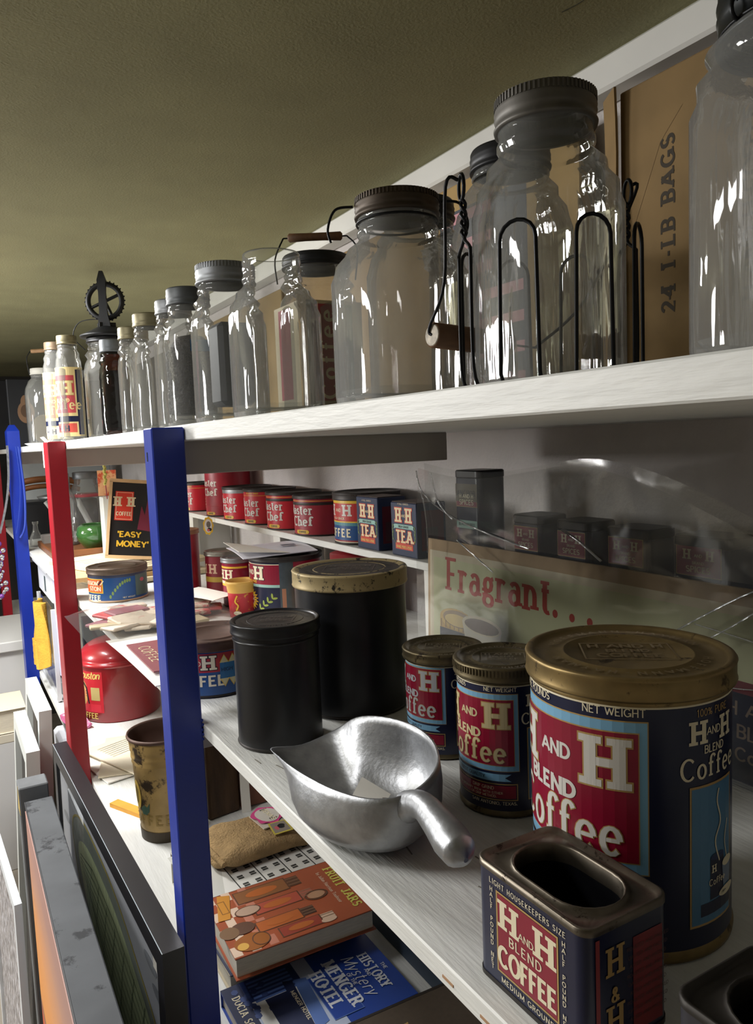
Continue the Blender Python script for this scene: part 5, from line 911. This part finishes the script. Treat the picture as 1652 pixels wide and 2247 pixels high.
book('brown cloth book with gold lettering at the bottom edge', (.440, .745, LZ), .150, .229, .034, mat('#4f4336', .7, var=.1, scale=160, name='brown_book_cloth'), -.04, brownb, name='brown_book', group=None)
nb = mat('#39485c', .5, name='slate_blue_plastic'); mb = MB(); w, d_, h = .15, .46, .34; mb.box((0, 0, .002), (w, d_, .004), nb)
for c, dd in (((-w/2, 0, h/2), (.004, d_, h)), ((w/2, 0, h/2), (.004, d_, h)), ((0, -d_/2, h/2), (w, .004, h)), ((0, d_/2, h/2), (w, .004, h)), ((-w/2-.003, 0, h-.006), (.010, d_+.02, .012))): mb.box(c, dd, nb, .001)
solo('blue_storage_bin', mb, 'slate blue plastic bin under the main shelf, right of the books', 'bin', (.625, .80, LZ))
# burlap sack with a printed tag
t = thing('burlap_sack', 'small burlap sack with red print lying on the photo book', 'sack', (.452, 1.255, LZ+.0595), .10); bu = mat('#b29468', .95, var=.2, scale=60, bump=1., bscale=260, wear='#a05a48', wamt=.30, wscale=9, name='burlap'); mb = MB(); a_, b_ = .108, .066
rings = []
for i in range(13):
    f = i/12; ph = PI*f; z = .036*(1-math.cos(ph))/2*1.05; k = math.sin(ph)**.45 if 0 < i < 12 else .25
    rings.append([(a_*k*(abs(math.cos(q))**.6*(1 if math.cos(q) > 0 else -1))*(1+.03*math.sin(3*q+f*4)), b_*k*(abs(math.sin(q))**.6*(1 if math.sin(q) > 0 else -1))*(1+.05*math.sin(5*q+1)), .0005+z+(.006*math.sin(3*q+1)+.004*math.sin(7*q))*math.sin(ph)*(1 if z > .006 else 0)) for q in [2*PI*j/48 for j in range(48)]])
mb.loft(rings, bu); mb.tube(bez([(-.096, -.055, .020), (-.10, -.02, .026), (-.098, .02, .024), (-.094, .055, .020)], 5), .005, bu, 8); obj('sack_body', mb, t)
mb = MB(); d = Decal(); pkk = mat('#d8488a', .5, name='magenta'); d.fan([((.034+.004*math.cos(6*q))*math.cos(q), (.030+.003*math.cos(7*q))*math.sin(q)) for q in [2*PI*i/40 for i in range(40)]], pkk, 1); d.ell(0, 0, .027, .0235, mat('#d8d2c8', .5), 2); d.rect(-.024, -.004, .020, .012, mat('#6a625e', .6), 3); d.text('TEXAS', 0, -.002, .011, cream, .24, 4); d.fan([(.030, -.016), (.066, -.022), (.070, .018), (.034, .020)], mat('#c9b84a', .5), 1); d.fan([(.033, -.013), (.063, -.018), (.066, .015), (.036, .017)], mat('#8d8378', .6), 2); d.ell(.048, .004, .007, .008, ink, 3); d.ell(.050, -.007, .006, .004, pink, 3)
d.put(mb, lambda u, v, o: (v*.9+.018, -u+.008, .044+.003*math.cos(u*40)+o)); mb.box((.015, 0, .0425), (.045, .06, .002), mat('#cfc6b8', .6)); obj('printed_tag', mb, t, label='magenta and grey printed tag')
# ---------------------------------------------------------------- pictures leaning in the aisle
bf = mat('#1d1c20', .3, var=.1, scale=30, name='black_frame_lacquer'); t = thing('black_framed_picture', 'black framed picture of a green wing behind glass, leaning on the posts', 'picture', (.186, 1.24, -1.6)); Lh, Ht = .385, 1.018
Rk = Matrix.Rotation(.03, 3, 'Z')
def FP(u, z, x=0.): return Rk @ Vector((x-.018+.014*(z/Ht), u, z))
mb = MB()
def bar(u0, z0, u1, z1, x0, x1): mb.loft([[FP(u0, z0, x0), FP(u1, z0, x0), FP(u1, z0, x1), FP(u0, z0, x1)], [FP(u0, z1, x0), FP(u1, z1, x0), FP(u1, z1, x1), FP(u0, z1, x1)]], bf, smooth=False)
for a in ((-Lh, .0, Lh, .028), (-Lh, Ht-.028, Lh, Ht), (-Lh, .028, -Lh+.028, Ht-.028), (Lh-.028, .028, Lh, Ht-.028)): bar(*a, -.013, .013)
obj('frame', mb, t)
mb = MB(); edge = mat('#b9c4cc', .3, name='pale_bevel'); mb.loft([[FP(-Lh, Ht-.0002, -.0136), FP(Lh, Ht-.0002, -.0136), FP(Lh, Ht-.0002, -.0128), FP(-Lh, Ht-.0002, -.0128)], [FP(-Lh, Ht+.0004, -.0136), FP(Lh, Ht+.0004, -.0136), FP(Lh, Ht+.0004, -.0128), FP(-Lh, Ht+.0004, -.0128)]], edge, smooth=False); obj('frame_bevel', mb, t)
mb = MB(); mb.loft([[FP(-Lh+.02, .02, -.007), FP(Lh-.02, .02, -.007), FP(Lh-.02, .02, -.003), FP(-Lh+.02, .02, -.003)], [FP(-Lh+.02, Ht-.02, -.007), FP(Lh-.02, Ht-.02, -.007), FP(Lh-.02, Ht-.02, -.003), FP(-Lh+.02, Ht-.02, -.003)]], mat('#b9bdc6', .6, name='grey_mount'), smooth=False); d = Decal(); gw = mat('#8fa27c', .6, var=.25, scale=9, name='wing_green'); gl2 = mat('#dcebb8', .6, var=.3, scale=30, stretch=(1, 14, 1), name='wing_pale'); gd = mat('#5f7256', .6); yw = mat('#b9a84a', .6)
wp_ = [(p.x, p.y) for p in bez([(.240, .895, 0), (.225, .930, 0), (.15, .958, 0), (.04, .962, 0), (-.10, .950, 0), (-.22, .915, 0), (-.335, .86, 0), (-.345, .74, 0), (-.20, .70, 0), (-.02, .72, 0), (.12, .77, 0), (.21, .84, 0), (.240, .895, 0)], 5)][:-1]
d.fan(wp_, mat('#98a298', .5, var=.1), 1); d.line(wp_+[wp_[0]], .0045, yw, 3); d.fan([(-.055+(a-(-.05))*.84, .838+(b-.838)*.72) for a, b in wp_], gl2, 2)
for i in range(9): d.line([(.17-.004*i*i/3, .885-.006*i), (.06-.01*i, .905-.016*i), (-.10, .895-.019*i), (-.29, .85-.017*i)], .0022, gd, 4)
for i in range(7): d.line([(.12-.055*i, .80-.01*i), (.09-.055*i, .86-.005*i), (.07-.055*i, .905-.006*i)], .0018, gd, 4)
for u, z in ((-.30, .955), (-.335, .93), (.30, .9)): d.ell(u, z, .03, .008, mat('#8a8f98', .6), 2)
d.rect(-.335, .962, -.318, .978, paper, 5)
d.put(mb, lambda u, v, o: FP(u, v, -.007-o)); obj('print', mb, t)
mb = MB(); mb.add([FP(-Lh+.026, .026, -.0098), FP(Lh-.026, .026, -.0098), FP(Lh-.026, Ht-.026, -.0098), FP(-Lh+.026, Ht-.026, -.0098)], [(0, 3, 2, 1)], glass('picture_glass', (.96, .96, .96), (.8, .8, .8), .01, 0., 10, .5, .0)); obj('glass_pane', mb, t)
t = thing('sunset_canvas', 'deep dusty grey box canvas with an orange sunset print on its side', 'canvas', (.108, 1.10, -1.6), -.010); cg = mat('#55585c', .8, var=.18, scale=16, wear='#2a2c30', wamt=.43, wscale=20, name='dusty_grey_canvas'); mb = MB(); ch_ = .978; mb.box((0, 0, ch_/2), (.046, .74, ch_), cg, .0015); obj('box', mb, t)
st = bpy.data.materials.new('sunset_print'); st.use_nodes = True; nt = st.node_tree; bs = nt.nodes['Principled BSDF']; bs.inputs['Roughness'].default_value = .5; tc = nt.nodes.new('ShaderNodeTexCoord'); sx = nt.nodes.new('ShaderNodeSeparateXYZ'); nt.links.new(tc.outputs['Object'], sx.inputs[0]); nz = nt.nodes.new('ShaderNodeTexNoise'); nz.inputs['Scale'].default_value = 3.; mpn = nt.nodes.new('ShaderNodeMapping'); mpn.inputs['Scale'].default_value = (1, .6, 3); nt.links.new(tc.outputs['Object'], mpn.inputs[0]); nt.links.new(mpn.outputs[0], nz.inputs[0])
ad = nt.nodes.new('ShaderNodeMath'); ad.operation = 'MULTIPLY_ADD'; ad.inputs[1].default_value = .12; nt.links.new(nz.outputs['Fac'], ad.inputs[0]); nt.links.new(sx.outputs['Z'], ad.inputs[2]); cr_ = nt.nodes.new('ShaderNodeValToRGB'); nt.links.new(ad.outputs[0], cr_.inputs[0]); el = cr_.color_ramp.elements; el[0].position = .45; el[0].color = lin('#c8502c'); el[1].position = 1.06; el[1].color = lin('#b58a80')
for p_, c_ in ((.62, '#e0602e'), (.66, '#8a5a48'), (.71, '#f0a04c'), (.82, '#e8a060'), (.93, '#c8957c')): e_ = el.new(p_); e_.color = lin(c_)
nt.links.new(cr_.outputs[0], bs.inputs['Base Color'])
mb = MB(); mb.box((-.0236, 0, ch_/2-.006), (.0012, .725, ch_-.016), st); obj('sunset_print', mb, t)
mb = MB(); mb.box((-.0232, 0, ch_-.0035), (.0014, .73, .002), mat('#d8c0b4', .5)); mb.box((-.0234, 0, ch_-.001), (.0016, .738, .0022), ink); obj('print_edge', mb, t)
mb = MB(); mb.box((0, 0, ch_/2+.01), (.05, .05, ch_+.02), mat('#6a6d70', .8, var=.2, scale=20), .002); mb.loft([[(-.0252, -.024, ch_-.03), (-.0252, .012, ch_-.03), (-.012, .012, ch_-.03), (-.012, -.024, ch_-.03)], [(-.0252, -.008, ch_+.018), (-.0252, -.004, ch_+.018), (-.020, -.004, ch_+.018), (-.020, -.008, ch_+.018)]], mat('#d9b860', .6), smooth=False); solo('grey_canvas', mb, 'narrow grey canvas with yellow corner behind the sunset canvas', 'canvas', (.106, 1.51, -1.6))
wfr = mat('#d6dad8', .45, name='white_frame_paint'); gfr = mat('#8b9094', .5, name='grey_frame_paint')
def aisle_frame(lab, loc, L, H, col, inner, rz, lean=.05, wd_=.035, th=.03):
    t = thing('leaning_frame', lab, 'frame', loc, rz, 'frames leaning at the far left'); mb = MB()
    def Q(u, z, x): return Vector((x+lean*z, u, z))
    for u0, z0, u1, z1 in ((-L/2, 0, L/2, wd_), (-L/2, H-wd_, L/2, H), (-L/2, wd_, -L/2+wd_, H-wd_), (L/2-wd_, wd_, L/2, H-wd_)):
        mb.loft([[Q(u0, z0, -th/2), Q(u1, z0, -th/2), Q(u1, z0, th/2), Q(u0, z0, th/2)], [Q(u0, z1, -th/2), Q(u1, z1, -th/2), Q(u1, z1, th/2), Q(u0, z1, th/2)]], col, smooth=False)
    obj('frame', mb, t); mb = MB(); mb.loft([[Q(-L/2+.01, .01, 0), Q(L/2-.01, .01, 0), Q(L/2-.01, .01, .006), Q(-L/2+.01, .01, .006)], [Q(-L/2+.01, H-.01, 0), Q(L/2-.01, H-.01, 0), Q(L/2-.01, H-.01, .006), Q(-L/2+.01, H-.01, .006)]], inner, smooth=False); obj('picture', mb, t)
imp = mat('#a8a3a4', .6, var=.8, scale=40, wear='#e2e2ea', wamt=.48, wscale=34, stretch=(1, 3, 1), bump=.5, bscale=60, name='impressionist_paint')
aisle_frame('white framed picture furthest back on the left', (.140, 2.22, -1.6), .34, .955, wfr, mat('#4a4440', .6), 0); aisle_frame('second white frame in front, its corner catching the light', (.098, 2.10, -1.6), .34, .90, wfr, mat('#3a3836', .6), .0); aisle_frame('pale framed impressionist painting at the lower left corner', (.050, 1.86, -1.6), .5, .715, mat('#dfe4ea', .5), imp, .05, .01, .022, .014)
# cabinet and books at the far left
mb = MB(); cb = mat('#e2e2e0', .5, name='white_cabinet'); mb.box((0, 0, .43), (.62, .5, .86), cb, .003); mb.box((0, 0, .88), (.66, .54, .04), cb, .004); solo('white_cabinet', mb, 'white cabinet with thick top at the far left', 'cabinet', (-.06, 3.42, -1.6))
mb = MB(); mb.box((0, 0, .35), (.05, .04, .70), bp); mb.box((0, 0, .71), (.3, .2, .03), mat('#d9d2c0', .6), .003); mb.box((0, 0, .01), (.3, .2, .02), bp, .003); solo('book_stand', mb, 'dark stand carrying a cream ledger in front of the white cabinet', 'stand', (.035, 2.72, -1.6))
book('thick cream ledger lying on the stand at the left edge', (.035, 2.72, -.8735), .20, .30, .075, mat('#e0d8c2', .6), 0, name='cream_ledger', group=None)
t = thing('beaded_lanyard', 'silver lettered lanyard with glittering beads hanging on the far blue post', 'lanyard', (.212, 2.92, 0)); sv = mat('#b9bcc4', .25, .8, var=.4, scale=90, name='silver_ribbon'); mb = MB(); mb.sheet(lambda u, v: (-.045*v+.006*u+.014*math.sin(PI*v), -.012-.012*u, .035-.30*v), 3, 16, sv, .0008)
d = Decal(); obj('ribbon', mb, t); mb = MB(); q = random.Random(9)
for i in range(26): mb.sphere((-.047+q.uniform(-.012, .012), -.018+q.uniform(-.012, .012), -.30-.0075*i), .006+.003*(i % 3 == 0), mat('#d6d6da', .12, .9) if i % 4 else mat('#7a4a9a', .2, .3), 8)
mb.tube([(-.045, -.018, -.262), (-.047, -.018, -.31)], .003, ink, 6); obj('beads', mb, t)
bs2 = mat('#2440a4', .6, name='blue_strap'); mb = MB(); mb.sheet(lambda u, v: (.004+.022*math.sin(PI*v)*.4-.02*v*v, -.010-.016*u, .03-.30*v), 3, 14, bs2, .0012); mb.tube(bez([(.012, -.02, .03), (.020, -.024, -.12), (.014, -.024, -.24), (-.004, -.02, -.285)], 5), .004, bs2, 6); solo('blue_strap', mb, 'blue strap looped down the far blue post beside the lanyard', 'strap', (.236, 2.915, 0))
for i, (x, z, c, lab) in enumerate([(.10, -.30, '#2a2426', 'dark red and black garments hanging at the far left edge')]):
    mb = MB(); mb.sheet(lambda u, v: ((u-.5)*.30+.01*math.sin(14*v), .02*math.sin(22*u), -.55*v), 24, 8, mat('#5c1a22', .85, var=.5, scale=10), .01); solo('dark_garment', mb, lab, 'clothing', (.06, 4.55, .02))
